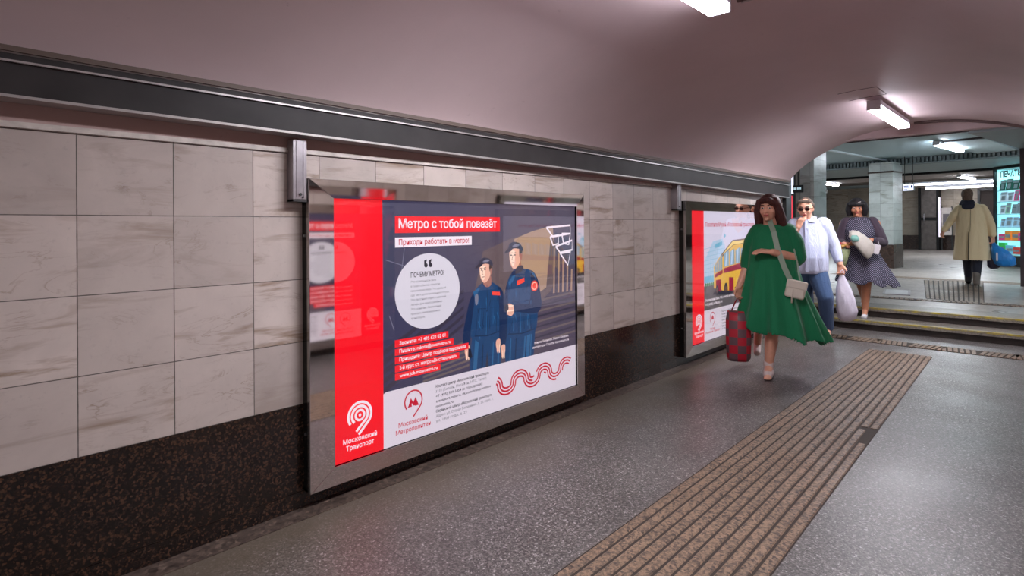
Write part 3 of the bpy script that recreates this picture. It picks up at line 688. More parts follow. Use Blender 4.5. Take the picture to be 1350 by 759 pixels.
    P.text('Московский', .384, .088, .0235, 'crimson', 6, .196, .012); P.text('Метрополитен', .366, .051, .0235, 'crimson', 6, .236, .012)
    for i, (s_, b) in enumerate([('Контакт-центр «Московский транспорт»', .02), ('3210 (Билайн, МегаФон, МТС, Теле2)', .0), ('+7 (495) 539-5454 (с городских)', .01), ('transport.mos.ru, vk.com/transportmos', .015), ('mosmetro.ru', .015), ('Сервисный центр «Московский транспорт»', .02), ('Адрес: ул. Старая Басманная, д. 20, корп. 1,', .0), ('ул. 1905 года, д. 25', .0)]):
        P.text(s_, .641, .252 - i * .0285, .0150, 'navy_text' if b else 'grey_text', 6, min(.46, len(s_) * .0118), b)
    for off, s0, s1 in ((.0, 0, 1), (.021, .0, .47), (.021, .56, 1), (-.021, 0, .80), (-.021, .86, 1), (.042, .36, .52), (-.042, .62, .70)):
        pts = []
        for i in range(161):
            t = i / 160
            if t < s0 or t > s1: continue
            q = t * 6.05 - .3; kk = math.floor(q); a = (q - kk) * PI; xc = 1.162 + (kk + .5) * .1235; sg = -1 if kk % 2 == 0 else 1
            x = xc - .0617 * math.cos(a); z = .156 + sg * .046 * math.sin(a)
            tn = Vector((.0617 * math.sin(a), sg * .046 * math.cos(a))).normalized(); pts.append((x - tn.y * off, z + tn.x * off))
        P.stroke(pts, .0115, 'crimson', 6)
    return P.done('poster', parent, loc)
I('paper', 214, 206, 226); I('sky_blue', 116, 176, 204); I('pale_blue', 176, 200, 224); I('road', 92, 86, 88); I('bus_yellow', 226, 176, 58); I('bus_light', 240, 206, 110); I('bus_red', 150, 14, 48); I('bus_glass', 128, 160, 180); I('tyre', 44, 42, 52); I('bush', 70, 130, 84); I('outline', 110, 74, 62)
def museum_art(parent, loc):
    P = Poster(); Wd, Ht = 1.957, 1.318
    P.rect(0, 0, .297, Ht, 'red', 0); P.rect(.297, 0, Wd, .308, 'white', 0); P.rect(.297, .308, Wd, .555, 'road', 0); P.rect(.297, .555, Wd, Ht, 'paper', 0)
    P.text('Посетите Музей «Московский транспорт»', .336, 1.160, .044, 'crimson', 3, 1.30, .014)
    # tall glass building sketched in pale blue
    P.poly([(.297, .80), (.42, .92), (.506, 1.005), (.74, 1.03), (.80, .96), (.80, .62), (.297, .62)], 'pale_blue', 1)
    P.poly([(.56, .975), (.735, 1.005), (.735, .962), (.56, .93)], 'sky_blue', 2)
    for i in range(9): P.stroke([(.31 + i * .055, .63), (.31 + i * .055, .80 + i * .028)], .004, 'paper', 2)
    for i in range(8): P.stroke([(.297, .65 + i * .04), (.80, .66 + i * .045)], .004, 'sky_blue', 2)
    P.poly([(.765, 1.05), (.80, 1.085), (.83, 1.06), (.80, 1.04)], 'sky_blue', 2)
    P.rect(.297, .585, .60, .650, 'sky_blue', 2)
    for i in range(6): P.disc(.33 + i * .045, .568, .022, 'bush', 2.5, .018, 12)
    # yellow and red bus in perspective, coming to the left
    P.poly([(.525, .520), (.525, .745), (.70, .86), (1.00, 1.01), (1.60, 1.03), (1.68, .98), (1.70, .47), (1.25, .44), (.76, .475)], 'bus_yellow', 3)
    P.poly([(.70, .86), (1.00, 1.01), (1.60, 1.03), (1.68, .98), (1.02, .955), (.72, .83)], 'outline', 3.4); P.poly([(.72, .852), (1.00, .995), (1.59, 1.015), (1.66, .985), (1.02, .96)], 'bus_light', 3.6)
    P.poly([(.545, .625), (.74, .66), (.74, .70), (.545, .66)], 'bus_red', 3.6); P.poly([(.76, .66), (1.70, .70), (1.70, .79), (.76, .71)], 'bus_red', 3.6)
    for i in range(4): P.poly([(.548 + i * .048, .675 + i * .006), (.588 + i * .048, .682 + i * .006), (.588 + i * .048, .78 + i * .028), (.548 + i * .048, .75 + i * .028)], 'bus_glass', 4)
    for i in range(6): P.poly([(.775 + i * .15, .725 + i * .010), (.90 + i * .15, .735 + i * .010), (.90 + i * .15, .905 + i * .012), (.775 + i * .15, .865 + i * .014)], 'bus_glass', 4)
    for i in range(6): P.poly([(.80 + i * .15, .735 + i * .010), (.84 + i * .15, .738 + i * .010), (.86 + i * .15, .89 + i * .012), (.83 + i * .15, .885 + i * .012)], 'pale_blue', 4.2)
    P.poly([(.57, .49), (.70, .47), (.70, .60), (.57, .60)], 'bus_red', 4); P.poly([(.90, .46), (1.02, .45), (1.02, .60), (.90, .61)], 'bus_red', 4)
    for ux, r in ((.60, .055), (.82, .065), (1.45, .08)): P.disc(ux, .49, r * .7, 'tyre', 4.5, r, 24); P.disc(ux, .49, r * .35, 'outline', 4.6, r * .5, 20)
    P.disc(1.12, .56, .03, 'bus_light', 4.5); P.stroke([(1.05, .48), (1.70, .50)], .02, 'outline', 4.5)
    P.poly([(.50, .46), (.76, .43), (1.7, .40), (1.7, .46), (.78, .47), (.56, .50)], 'tyre', 2.8)
    P.text('Рогожский Вал, 9/2, метро «Площадь Ильича»', .325, .398, .024, 'white2', 5, .98, .018); P.text('+7 (495) 678-02-91', .325, .352, .024, 'white2', 5, .40, .018)
    transport_logo(P, .178, .215, 1.0, 'white2', 3); P.text('Московский', .082, .098, .0235, 'white2', 3, .196, .016); P.text('Транспорт', .102, .062, .0235, 'white2', 3, .162, .016)
    P.arc(.488, .215, .0585, 218, -42, .0085, 'crimson', 3, 44, (.486, .130)); P.poly([(.463, .20), (.513, .20), (.513, .222), (.488, .245), (.463, .222)], 'crimson', 3); P.text('Музей', .433, .098, .022, 'crimson', 3, .11, .012); P.text('Московский Транспорт', .325, .068, .022, 'crimson', 3, .34, .012)
    for i, s_ in enumerate(['Контакт-центр «Московский транспорт»', '3210 (Билайн, МегаФон, МТС, Теле2)', '+7 (495) 539-5454 (с городских)', 'transport.mos.ru, mosmetro.ru', 'Сервисный центр «Московский транспорт»', 'Адрес: ул. Старая Басманная, д. 20, корп. 1,', 'ул. 1905 года, д. 25']):
        P.text(s_, .71, .252 - i * .031, .0150, 'navy_text', 3, min(.46, len(s_) * .0118), .01)
    return P.done('poster', parent, loc)
# ------------------------------------------------------------------ light boxes
CASE = mat('dark_case', srgb(58, 56, 54), .25, .85); SEAM = mat('pale_edge', srgb(165, 160, 156), .2, .9)
def light_box(x, y, rz, art, label, group):
    """origin at the lower left outer corner on the wall plane; the face looks along local -y"""
    r = empty('poster_light_box', (x, y, 0), rz, label, 'light box', group)
    W_, Z0, Z1 = 2.17, .080, 1.578; u0, v0 = .130, .170; u1, v1 = u0 + 1.957, v0 + 1.318; dp = .07
    bm = NB()
    for (a, b, c, d) in ((0, Z0, .012, Z1), (W_ - .012, Z0, W_, Z1), (0, Z0, W_, Z0 + .012), (0, Z1 - .012, W_, Z1)): box(bm, a, -dp + .004, b, c, 0, d)
    box(bm, .01, -.02, Z0 + .01, W_ - .01, 0, Z1 - .01)
    link('case', bm, CASE, r)
    # four mitred polished bars around the opening
    O = [(0, Z0), (W_, Z0), (W_, Z1), (0, Z1)]; Q = [(u0, v0), (u1, v0), (u1, v1), (u0, v1)]
    for i in range(4):
        j = (i + 1) % 4; bm = NB(); yb, yf, yi = -dp + .006, -dp - .002, -dp + .001
        a, b, c, d = O[i], O[j], Q[j], Q[i]
        cx = (a[0] + b[0] + c[0] + d[0]) / 4; cz = (a[1] + b[1] + c[1] + d[1]) / 4
        hexa(bm, [(p[0], yb, p[1]) for p in (a, b, c, d)], [(a[0], yf, a[1]), (b[0], yf, b[1]), (c[0], yi, c[1]), (d[0], yi, d[1])])
        o = link('frame_bar', bm, CHROME, r); bevel(o, .0012, 1)
    bm = NB()
    box(bm, -.003, -dp - .001, Z0, 0, -dp + .02, Z1)
    link('edge_bead', bm, SEAM, r)
    bm = NB(); box(bm, u0, -dp + .012, v0, u1, -dp + .0135, v1); link('cover_glass', bm, GLASS, r)
    art(r, (u0, -dp + .020, v0))
    for z in (.35, 1.3):
        bm = NB(); box(bm, -.006, -.035, z, 0, -.022, z + .012); link('latch', bm, STEEL, r)
    return r
light_box(1.295, D, 0, metro_art, 'nearest lit poster box, large, showing two men in dark blue uniforms', 'poster light boxes on the marble wall')
light_box(5.087, D, 0, museum_art, 'farther lit poster box showing a yellow and red bus, behind the woman in green', 'poster light boxes on the marble wall')
light_box(3.77, YO, PI, metro_art, 'lit uniform poster box on the wall behind the viewer, seen mirrored in the nearest box', 'poster light boxes opposite')
light_box(7.62, YO, PI, museum_art, 'lit bus poster box on the wall behind the viewer, beyond the first one', 'poster light boxes opposite')
# steel channel brackets between trunking and boxes
for x0, x1, z0, z1, lab in ((1.223, 1.290, 1.466, 1.757, 'vertical steel channel reaching from the trunking to the near poster box'), (4.94, 5.02, 1.486, 1.728, 'vertical steel channel beside the farther poster box')):
    r = empty('steel_channel', ((x0 + x1) / 2, D, z0), 0, lab, 'bracket', 'steel channels on the marble wall')
    h_ = (x1 - x0) / 2; bm = NB(); box(bm, -h_, -.062, .012, h_, -.056, z1 - z0); box(bm, -h_, -.06, 0, -h_ + .005, 0, z1 - z0); box(bm, h_ - .005, -.06, 0, h_, 0, z1 - z0)
    box(bm, -h_ + .014, -.066, .02, -h_ + .019, -.06, z1 - z0); box(bm, h_ - .019, -.066, .02, h_ - .014, -.06, z1 - z0)
    o = link('channel', bm, STEEL, r); bevel(o, .0015, 1)
    bm = NB(); box(bm, -h_, -.064, 0, h_, 0, .012); link('end_plate', bm, DSTEEL, r)
    bm = NB(); tube(bm, [(0, -.062, .035), (0, -.068, .035)], .007, 8); tube(bm, [(.012, -.062, .022), (.012, -.066, .022)], .005, 8); link('bolt', bm, DSTEEL, r)

# ------------------------------------------------------------------ things in the hall
def sign(hx, hy, z, wd, hg, label, glow, marks, rodz=3.0, rz=HA):
    r = empty('hanging_sign', hw(hx, hy, z), rz, label, 'sign')
    bm = NB(); box(bm, -.03, -wd / 2, 0, .03, wd / 2, hg); o = link('housing', bm, DSTEEL, r); bevel(o, .004)
    bm = NB(); box(bm, -.034, -wd / 2 + .012, .012, -.030, wd / 2 - .012, hg - .012); link('lit_face', bm, glow, r)
    bm = NB()
    for (a, b, c, d) in marks: box(bm, -.036, wd / 2 - c * wd, b * hg, -.034, wd / 2 - a * wd, d * hg)
    link('lettering', bm, mat('blue_lettering', srgb(40, 50, 110), .5), r)
    bm = NB()
    for s in (-1, 1): tube(bm, [(0, s * wd * .35, hg), (0, s * wd * .35, rodz - z)], .008, 6)
    link('hanger', bm, DSTEEL, r)
GLW = mat('sign_glow', (.8, .8, .8), .4, em=srgb(222, 228, 255), ems=1.3)
GLT = mat('sign_glow_teal', (.8, .8, .8), .4, em=srgb(150, 226, 230), ems=1.2)
sign(8.3, 2.57, 2.15, .24, .18, 'small lit white sign with blue lettering beside the middle column', GLW, [(.1, .62, .55, .76), (.1, .42, .6, .5), (.72, .4, .9, .78), (.1, .2, .45, .28)], 3.0)
sign(9.5, 5.10, 2.26, .26, .13, 'small teal lit sign hanging between the left column and the middle column', GLT, [(.3, .3, .9, .45), (.3, .6, .8, .75)], 2.83 )
# slim information stele with a red strip by the left column
r = empty('information_stele', hw(2.42, 2.645, .25), HA, 'slim standing information panel with a red strip and lit white top by the left column', 'information panel')
bm = NB(); box(bm, -.03, -.055, 0, .03, .055, 2.02); link('panel', bm, DSTEEL, r)
bm = NB(); box(bm, -.034, -.03, .3, -.030, .04, 1.62); link('red_strip', bm, mat('red_glow', (.6, .05, .08), .4, em=srgb(214, 62, 76), ems=.9), r)
bm = NB(); box(bm, -.036, -.045, 1.66, -.030, .045, 1.98); link('lit_top', bm, GLW, r)
bm = NB(); box(bm, -.038, -.012, 1.70, -.036, .004, 1.92); link('arrow', bm, BLACK, r)
r = empty('direction_board', hw(2.36, 2.50, 1.92), HA, 'dark direction board with pale lettering above the man in the light shirt', 'sign')
bm = NB(); box(bm, -.025, -.08, 0, .025, .085, .13); box(bm, -.008, -.008, .12, .008, .008, 1.08); o = link('board', bm, BLACK, r)
bm = NB()
for k, (a, b) in enumerate(((-.06, -.035), (-.02, .01), (.025, .07))):
    box(bm, -.028, a, .05, -.025, b, .09)
link('lettering', bm, mat('pale_lettering', srgb(190, 215, 225), .5, em=srgb(190, 215, 225), ems=.5), r)
# far wall furniture: steel door portal, light panel, notice sheets
FRM = mat('grey_steel_portal', srgb(110, 102, 98), .4, .5, var=.2)
r = empty('steel_portal', hw(20.8, 5.52, .25), HA, 'tall grey steel door portal on the far wall right of the middle column', 'portal')
bm = NB(); box(bm, -.25, -.36, 0, .1, -.28, 2.62); box(bm, -.25, .28, 0, .1, .36, 2.62); link('jamb', bm, BLACK, r)
bm = NB(); box(bm, -.2, -.28, 1.35, -.1, .28, 2.6); box(bm, -.2, -.28, 0, -.1, .28, 1.25); o = link('leaf', bm, FRM, r); bevel(o, .02)
bm = NB(); box(bm, -.24, -.28, 1.25, -.08, .28, 1.35); link('mid_rail', bm, BLACK, r)
bm = NB(); box(bm, -.27, -.42, .55, -.25, -.36, 2.2); link('light_strip', bm, mat('door_strip', (.8, .8, .8), .4, em=srgb(225, 215, 235), ems=.8), r)
bm = NB(); tube(bm, [(-.22, .15, 1.05), (-.26, .15, 1.05), (-.26, .15, 1.5), (-.22, .15, 1.5)], .02, 8); link('handle', bm, STEEL, r)
r = empty('notice_board', hw(20.7, 4.92, .25), HA, 'white notice sheets on a stand by the far wall left of the beige coat', 'notice board')
bm = NB(); box(bm, -.04, -.17, .62, 0, .17, 1.75); link('sheet', bm, mat('sheet_white', srgb(205, 196, 190), .6, var=.1), r)
bm = NB(); box(bm, .0, -.19, 0, .04, -.15, 1.8); box(bm, .0, .15, 0, .04, .19, 1.8); link('stand', bm, DSTEEL, r)
bm = NB(); box(bm, -.045, -.12, .80, -.04, .12, 1.5)
link('print', bm, mat('print_grey', srgb(110, 104, 106), .6), r)
for hy, lab in ((3.4, 'dark tall doorway on the far wall behind the beige coat'), (10.15, 'dark tall doorway on the far wall behind the man in the light shirt')):
    r = empty('doorway', hw(20.9, hy, .25), HA, lab, 'doorway')
    wd_ = .45 if hy < 5 else .35
    bm = NB(); box(bm, -.06, -wd_, 0, .0, wd_, 2.4); link('opening', bm, mat('dark_opening', srgb(52, 42, 38), .7), r)
    bm = NB(); box(bm, -.12, -wd_ - .08, 0, .02, -wd_, 2.5); box(bm, -.12, wd_, 0, .02, wd_ + .08, 2.5); box(bm, -.12, -wd_ - .08, 2.4, .02, wd_ + .08, 2.5); link('door_frame', bm, DSTEEL, r)
# ------------------------------------------------------------------ press kiosk
KA = Vector((19.74, 1.21, .25)); KB = Vector((18.6, .28, .25)); kd = (KB - KA); KR = math.atan2(kd.y, kd.x)
# local x runs along the glass front (to the right in the picture), local -y... front normal is local -y turned to the viewer
k = empty('press_kiosk', KA, KR, 'brightly lit blue-white glass press kiosk showcase at the right edge of the picture', 'kiosk')
KW, KH = 2.4, 2.50
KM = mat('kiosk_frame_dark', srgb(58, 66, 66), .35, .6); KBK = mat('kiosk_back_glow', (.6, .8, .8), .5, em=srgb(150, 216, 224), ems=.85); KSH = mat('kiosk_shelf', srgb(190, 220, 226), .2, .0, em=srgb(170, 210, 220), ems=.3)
def kf(y): return -y      # the front looks towards local -y or +y, resolved below
S = 1 if (Matrix.Rotation(KR, 3, 'Z') @ Vector((0, 1, 0))).dot(Vector((-1, -.1, 0))) > 0 else -1
def kbox(bm, x0, y0, z0, x1, y1, z1): box(bm, x0, min(S * y0, S * y1), z0, x1, max(S * y0, S * y1), z1)
bm = NB(); kbox(bm, 0, -.44, 0, KW, .0, .26); link('base', bm, mat('kiosk_base', srgb(70, 76, 76), .4, .3), k)
bm = NB()
for x in (0, KW - .06): kbox(bm, x, -.04, .26, x + .06, .02, KH)
kbox(bm, 0, -.44, KH, KW, .03, KH + .07); kbox(bm, .0, -.44, .26, .03, -.40, KH); link('frame', bm, KM, k)
bm = NB(); kbox(bm, .03, -.40, .26, KW - .03, -.37, KH); link('back_panel', bm, KBK, k)
bm = NB(); kbox(bm, .06, -.012, .28, KW - .06, -.004, KH); link('front_glass', bm, KGLASS, k)
bm = NB(); kbox(bm, .004, -.39, .28, .012, -.05, KH); link('side_glass', bm, KGLASS, k)
bm = NB(); kbox(bm, .05, -.37, .28, .056, -.05, KH); link('end_panel', bm, KBK, k)
shelf_z = [.32, .66, 1.00, 1.34, 1.66, 1.95]
for z in shelf_z:
    bm = NB(); kbox(bm, .06, -.37, z - .02, KW - .08, -.03, z); link('shelf', bm, KSH, k)
vs_, fs_ = text_mesh('ПЕЧАТЬ', .035)
bm = NB(); w0 = max(p[0] for p in vs_); bv = [bm.verts.new((.24 + p[0] / w0 * .66, S * .012, 2.29 + p[1] * .21)) for p in vs_]
if S > 0: pass
for f in fs_:
    try: bm.faces.new([bv[i] for i in f])
    except ValueError: pass
link('lettering', bm, mat('kiosk_letter_black', srgb(24, 32, 36), .5), k)
lampk = bpy.data.lights.new('kiosk_tube', 'AREA'); lampk.energy = 9; lampk.shape = 'RECTANGLE'; lampk.size = KW - .3; lampk.size_y = .15; lampk.color = (.75, .95, 1)
lo_ = bpy.data.objects.new('kiosk_tube', lampk); C.objects.link(lo_); lo_.parent = k; lo_.location = (KW / 2, -S * .16, KH - .04)
rk = random.Random(4)
PALS = [[('dark green', (30, 84, 72)), ('dark red', (120, 36, 48)), ('navy', (38, 44, 86))], [('pink', (226, 60, 130)), ('white', (210, 220, 236)), ('violet', (130, 110, 190))], [('white', (214, 224, 236)), ('grey', (130, 140, 150)), ('pale green', (160, 200, 180))], [('pale blue', (170, 200, 226)), ('blue', (40, 110, 190)), ('white', (220, 228, 236))],
        [('pink', (220, 90, 150)), ('orange', (226, 140, 60)), ('white', (226, 226, 220)), ('lilac', (170, 150, 200))], [('yellow', (226, 214, 70)), ('green', (60, 190, 90)), ('red', (210, 70, 60)), ('light blue', (120, 190, 220))]]
names = ['the top shelf', 'the second highest shelf', 'the third highest shelf', 'the third lowest shelf', 'the second lowest shelf', 'the bottom shelf']
IM = {}
KRT = Matrix.Rotation(KR, 3, 'Z')
protos = {}
for si, z in enumerate(reversed(shelf_z)):
    x = .09; cnt = 0
    while x < 1.5:
        nm, c = PALS[si][rk.randrange(len(PALS[si]))]; wd_ = rk.uniform(.15, .26); hg_ = rk.uniform(.22, .29) if si < 4 else rk.uniform(.15, .29)
        kind = 'magazine' if si < 4 else 'souvenir_box'
        if (nm,) not in IM: IM[(nm,)] = mat('cover_' + nm.replace(' ', '_'), srgb(*c), .35, em=srgb(*c), ems=.45)  # covers emit their own colour, imitating goods lit by the kiosk
        bm = NB(); dp_ = .012 if si < 4 else rk.uniform(.06, .10)
        if si < 4:
            T_ = Matrix.Rotation(S * .16, 4, 'X'); box(bm, 0, -dp_ / 2, 0, wd_, dp_ / 2, hg_, 0, T_); box(bm, .012, S * dp_ / 2, hg_ * .70, wd_ - .012, S * (dp_ / 2 + .002), hg_ * .92, 1, T_); box(bm, wd_ * .25, S * dp_ / 2, hg_ * .12, wd_ * .8, S * (dp_ / 2 + .002), hg_ * .6, 1, T_)
        else:
            box(bm, 0, -dp_ / 2, 0, wd_, dp_ / 2, hg_); box(bm, wd_ * .1, -dp_ * .55, hg_ * .3, wd_ * .9, dp_ * .55, hg_ * .62, 1)
        base = KA + KRT @ Vector((x, -S * rk.uniform(.06, .09), 0))
        o = link(kind, bm, [IM[(nm,)], LAMPSIDE]); o.location = (base.x, base.y, KA.z + z + (.001 if si >= 4 else .005)); o.rotation_euler = (0, 0, KR)
        col_pos = 'leftmost' if cnt == 0 else ['second', 'third', 'fourth', 'fifth', 'sixth', 'seventh', 'eighth', 'ninth', 'tenth', 'eleventh'][min(cnt - 1, 9)] + ' from the left'
        tag(o, f"{nm} {kind.replace('_', ' ')}, {col_pos} on {names[si]} of the kiosk", kind.split('_')[-1], 'goods on the kiosk shelves')
        x += wd_ + rk.uniform(.008, .02); cnt += 1

# ------------------------------------------------------------------ people
SKIN = mat('skin', srgb(222, 164, 138), .45, var=.06, vscale=30); SKIN2 = mat('skin_tanned', srgb(200, 136, 106), .45, var=.06, vscale=30)
LIPS = mat('lips', srgb(170, 80, 76), .4); EYEW = mat('eye_white', srgb(225, 218, 212), .2); IRIS = mat('iris', srgb(52, 38, 30), .15)
NAIL = mat('painted_nails', srgb(190, 40, 60), .3)
class Fig:
    """a person standing at the origin of an Empty; local x = to the right in the picture, y = away from the viewer, z up"""
    def __init__(s, px0, pyf, sc, k, world, label):
        s.px0, s.pyf, s.sc, s.k = px0, pyf, sc, k
        rz = math.atan2(world[1], world[0]) - PI / 2
        s.root = empty('person', world, rz, label, 'person'); s.body = NB(); s.rz = rz; s.world = Vector(world)
    def p(s, px, py, y=0.0):
        return Vector(((px - s.px0) / (s.sc * s.k), y, (s.pyf - py) / s.sc))
    def mesh(s, name, bm, m, vox=None, sm=4, label=None):
        o = link(name, bm, m, s.root)
        if vox: remesh(o, vox, sm)
        if label: o['label'] = label
        return o
    def to_world(s, v): return s.world + Matrix.Rotation(s.rz, 3, 'Z') @ Vector(v)
def limb(bm, pts, rs):
    for a, b, ra, rb in zip(pts, pts[1:], rs, rs[1:]): capsule(bm, a, ra, b, rb)
def hand(bm, wrist, d, palm_n, curl=.5, thumb=1, s=1.0):
    """palm, four unequal bent fingers and a thumb that leaves the side of the palm near its base"""
    d = Vector(d).normalized(); n = Vector(palm_n); n = (n - d * n.dot(d)).normalized(); side = d.cross(n)
    w0 = Vector(wrist); Lp = .085 * s
    for k in range(4):
        o = (k - 1.5) * .0185 * s
        capsule(bm, w0 + side * o * .6 + d * .01, .0155 * s, w0 + side * o + d * Lp, .0118 * s, 10)
    for k, L in enumerate((.070, .078, .072, .056)):
        o = (k - 1.5) * .0205 * s; a = w0 + side * o + d * Lp; c1 = curl * .9
        d1 = (d * math.cos(c1) + n * math.sin(c1)); b = a + d1 * L * s * .52
        c2 = c1 + curl * 1.3; d2 = (d * math.cos(c2) + n * math.sin(c2)); c = b + d2 * L * s * .5
        capsule(bm, a, .0098 * s, b, .0088 * s, 10); capsule(bm, b, .0088 * s, c, .0074 * s, 10)
    t0 = w0 + side * (-thumb * .026 * s) + d * .022 * s; td = (d * .72 - side * thumb * .62 + n * .35).normalized()
    t1 = t0 + td * .038 * s; t2 = t1 + (td * .8 + d * .35 + n * .3 * curl).normalized() * .032 * s
    capsule(bm, t0, .0125 * s, t1, .0108 * s, 10); capsule(bm, t1, .0105 * s, t2, .0088 * s, 10)
def head(f, c, yaw=0., tilt=0., s=1.0, face=True, skin=None, smile=0):
    """face looks along local -y; yaw turns it, tilt drops the chin"""
    R_ = Matrix.Rotation(yaw, 3, 'Z') @ Matrix.Rotation(tilt, 3, 'X'); c = Vector(c)
    def fn(n, p):
        q = p.copy()
        if n.z < 0:
            k = -n.z; q.x *= 1 - .34 * k ** 1.5; q.y *= 1 - .18 * k
            if n.y < 0: q.y -= .012 * k * s
        if n.y > 0: q.y *= 1.06
        return q
    ellipsoid(f.body, c, (.074 * s, .092 * s, .116 * s), R_, 24, 18, fn)
    P_ = lambda x, y, z: c + R_ @ (Vector((x, y, z)) * s)
    # nose, brow ridge, cheeks, chin, ears
    capsule(f.body, P_(0, -.088, .012), .009 * s, P_(0, -.106, -.022), .0125 * s, 10)
    for sx in (-1, 1):
        capsule(f.body, P_(sx * .011, -.094, -.026), .008 * s, P_(sx * .008, -.098, -.024), .008 * s, 8)
        capsule(f.body, P_(sx * .012, -.082, .032), .011 * s, P_(sx * .045, -.070, .030), .010 * s, 8)
        ellipsoid(f.body, P_(sx * .038, -.060, -.022), (.022 * s, .022 * s, .022 * s), None, 10, 8)
        ellipsoid(f.body, P_(sx * .075, .006, -.004), (.009 * s, .018 * s, .032 * s), R_ @ Matrix.Rotation(.25 * sx, 3, 'Z'), 12, 10)
    ellipsoid(f.body, P_(0, -.078, -.088), (.022 * s, .018 * s, .018 * s), None, 12, 8)
    ellipsoid(f.body, P_(0, -.088, -.052), (.023 * s, .011 * s, .011 * s), R_, 12, 8)
    if face:
        for sx in (-1, 1):
            bm = NB(); ellipsoid(bm, P_(sx * .030, -.0855, .008), (.0135 * s, .006 * s, .0075 * s), R_, 14, 10); e = f.mesh('eye', bm, EYEW)
            bm = NB(); ellipsoid(bm, P_(sx * .030, -.0905, .008), (.0060 * s, .0025 * s, .0066 * s), R_, 12, 8); i_ = link('iris', bm, IRIS, e)
            bm = NB(); tube(bm, [P_(sx * .013, -.0965, .029), P_(sx * .030, -.0945, .036), P_(sx * .048, -.080, .030)], .0038 * s, 8); f.mesh('eyebrow', bm, IRIS)
        bm = NB(); ellipsoid(bm, P_(0, -.0965, -.0500), (.023 * s, .006 * s, .0045 * s), R_, 14, 8); ellipsoid(bm, P_(0, -.0955, -.0575), (.018 * s, .006 * s, .0050 * s), R_, 14, 8); f.mesh('lips', bm, LIPS)
    return P_, R_
def shoe(f, name, heel, toe, m, wd=.042, hg=.05, slip=True):
    heel, toe = Vector(heel), Vector(toe); d = (toe - heel); L = d.length; d.normalize(); bm = NB()
    capsule(bm, heel + Vector((0, 0, hg * .45)), wd * .72, heel + d * L * .45 + Vector((0, 0, hg * .42)), wd * .80, 14)
    capsule(bm, heel + d * L * .45 + Vector((0, 0, hg * .38)), wd * .80, toe - d * wd * .6 + Vector((0, 0, hg * .22)), wd * .78, 14)
    o = f.mesh(name, bm, m, .007, 3)
    return o
def blob_hair(f, bits, m, vox=.008, name='hair', fn=None):
    bm = NB()
    for kind, *a in bits:
        if kind == 'e': ellipsoid(bm, a[0], a[1], a[2] if len(a) > 2 else None, 22, 16)
        else: limb(bm, a[0], a[1])
    return f.mesh(name, bm, m, vox, 2)
def hair_m(name, c1, c2):
    t = NT(name); mp = t.n('ShaderNodeMapping'); mp.inputs['Scale'].default_value = (60, 60, 7); t.l(t.obj(), mp.inputs[0])
    n = t.noise(mp.outputs[0], 2, 4, .6, .6); t.l(t.ramp(n, [(.3, c1), (.7, c2)]), t.b.inputs['Base Color']); t.b.inputs['Roughness'].default_value = .62; t.bump(n, .6, .004); return t.m
H_RED = hair_m('dark_red_brown_hair', srgb(34, 14, 14), srgb(92, 40, 34)); H_BLK = hair_m('black_hair', srgb(12, 11, 14), srgb(34, 30, 34)); H_GRY = hair_m('grey_brown_hair', srgb(66, 50, 42), srgb(128, 112, 100)); H_BRN = hair_m('brown_hair', srgb(60, 42, 34), srgb(110, 86, 70))
def cloth(name, c, fold=10, st=.35, rough=.8, light=1.25):
    t = NT(name); mp = t.n('ShaderNodeMapping'); mp.inputs['Scale'].default_value = (fold, fold, fold * .28); t.l(t.obj(), mp.inputs[0])
    n = t.noise(mp.outputs[0], 1.4, 4, .55, .8); col = srgb(*c)
    t.l(t.mix(t.rng(t.noise(t.obj(), 300, 1), .3, .7), tuple(x * .93 for x in col), tuple(min(1, x * 1.06) for x in col)), t.b.inputs['Base Color'])
    t.b.inputs['Roughness'].default_value = rough; t.b.inputs['Sheen Weight'].default_value = .15; t.bump(n, st, .03); return t.m
GREEN = cloth('green_dress_cloth', (0, 112, 70), 9, .4); SHIRT = cloth('pale_blue_shirt_cloth', (190, 196, 222), 12, .45); JEANS = cloth('blue_denim', (58, 84, 122), 14, .3); NAVY = cloth('navy_trousers', (34, 38, 54), 12, .3)
COAT = cloth('beige_coat_cloth', (222, 202, 162), 9, .6)
def dotted():
    t = NT('navy_spotted_cloth'); o = t.obj(); mp = t.n('ShaderNodeMapping'); mp.inputs['Scale'].default_value = (56, 56, 56); mp.inputs['Rotation'].default_value = (0, .75, 0); t.l(o, mp.inputs[0])
    fr = t.n('ShaderNodeVectorMath', operation='FRACTION'); t.l(mp.outputs[0], fr.inputs[0]); sp = t.n('ShaderNodeSeparateXYZ'); t.l(fr.outputs[0], sp.inputs[0])
    dx = t.math('SUBTRACT', sp.outputs[0], .5); dz = t.math('SUBTRACT', sp.outputs[2], .5)
    d = t.math('SQRT', t.math('ADD', t.math('MULTIPLY', dx, dx), t.math('MULTIPLY', dz, dz)))
    t.l(t.mix(t.rng(d, .17, .25, 1, 0), srgb(34, 32, 54), srgb(178, 174, 196)), t.b.inputs['Base Color']); t.b.inputs['Roughness'].default_value = .75
    m2 = t.n('ShaderNodeMapping'); m2.inputs['Scale'].default_value = (9, 9, 2.4); t.l(o, m2.inputs[0]); t.bump(t.noise(m2.outputs[0], 1.5, 4), .35, .03); return t.m
DOTS = dotted()
MESHK = cloth('sheer_dark_sleeve_cloth', (62, 48, 62), 14, .3)

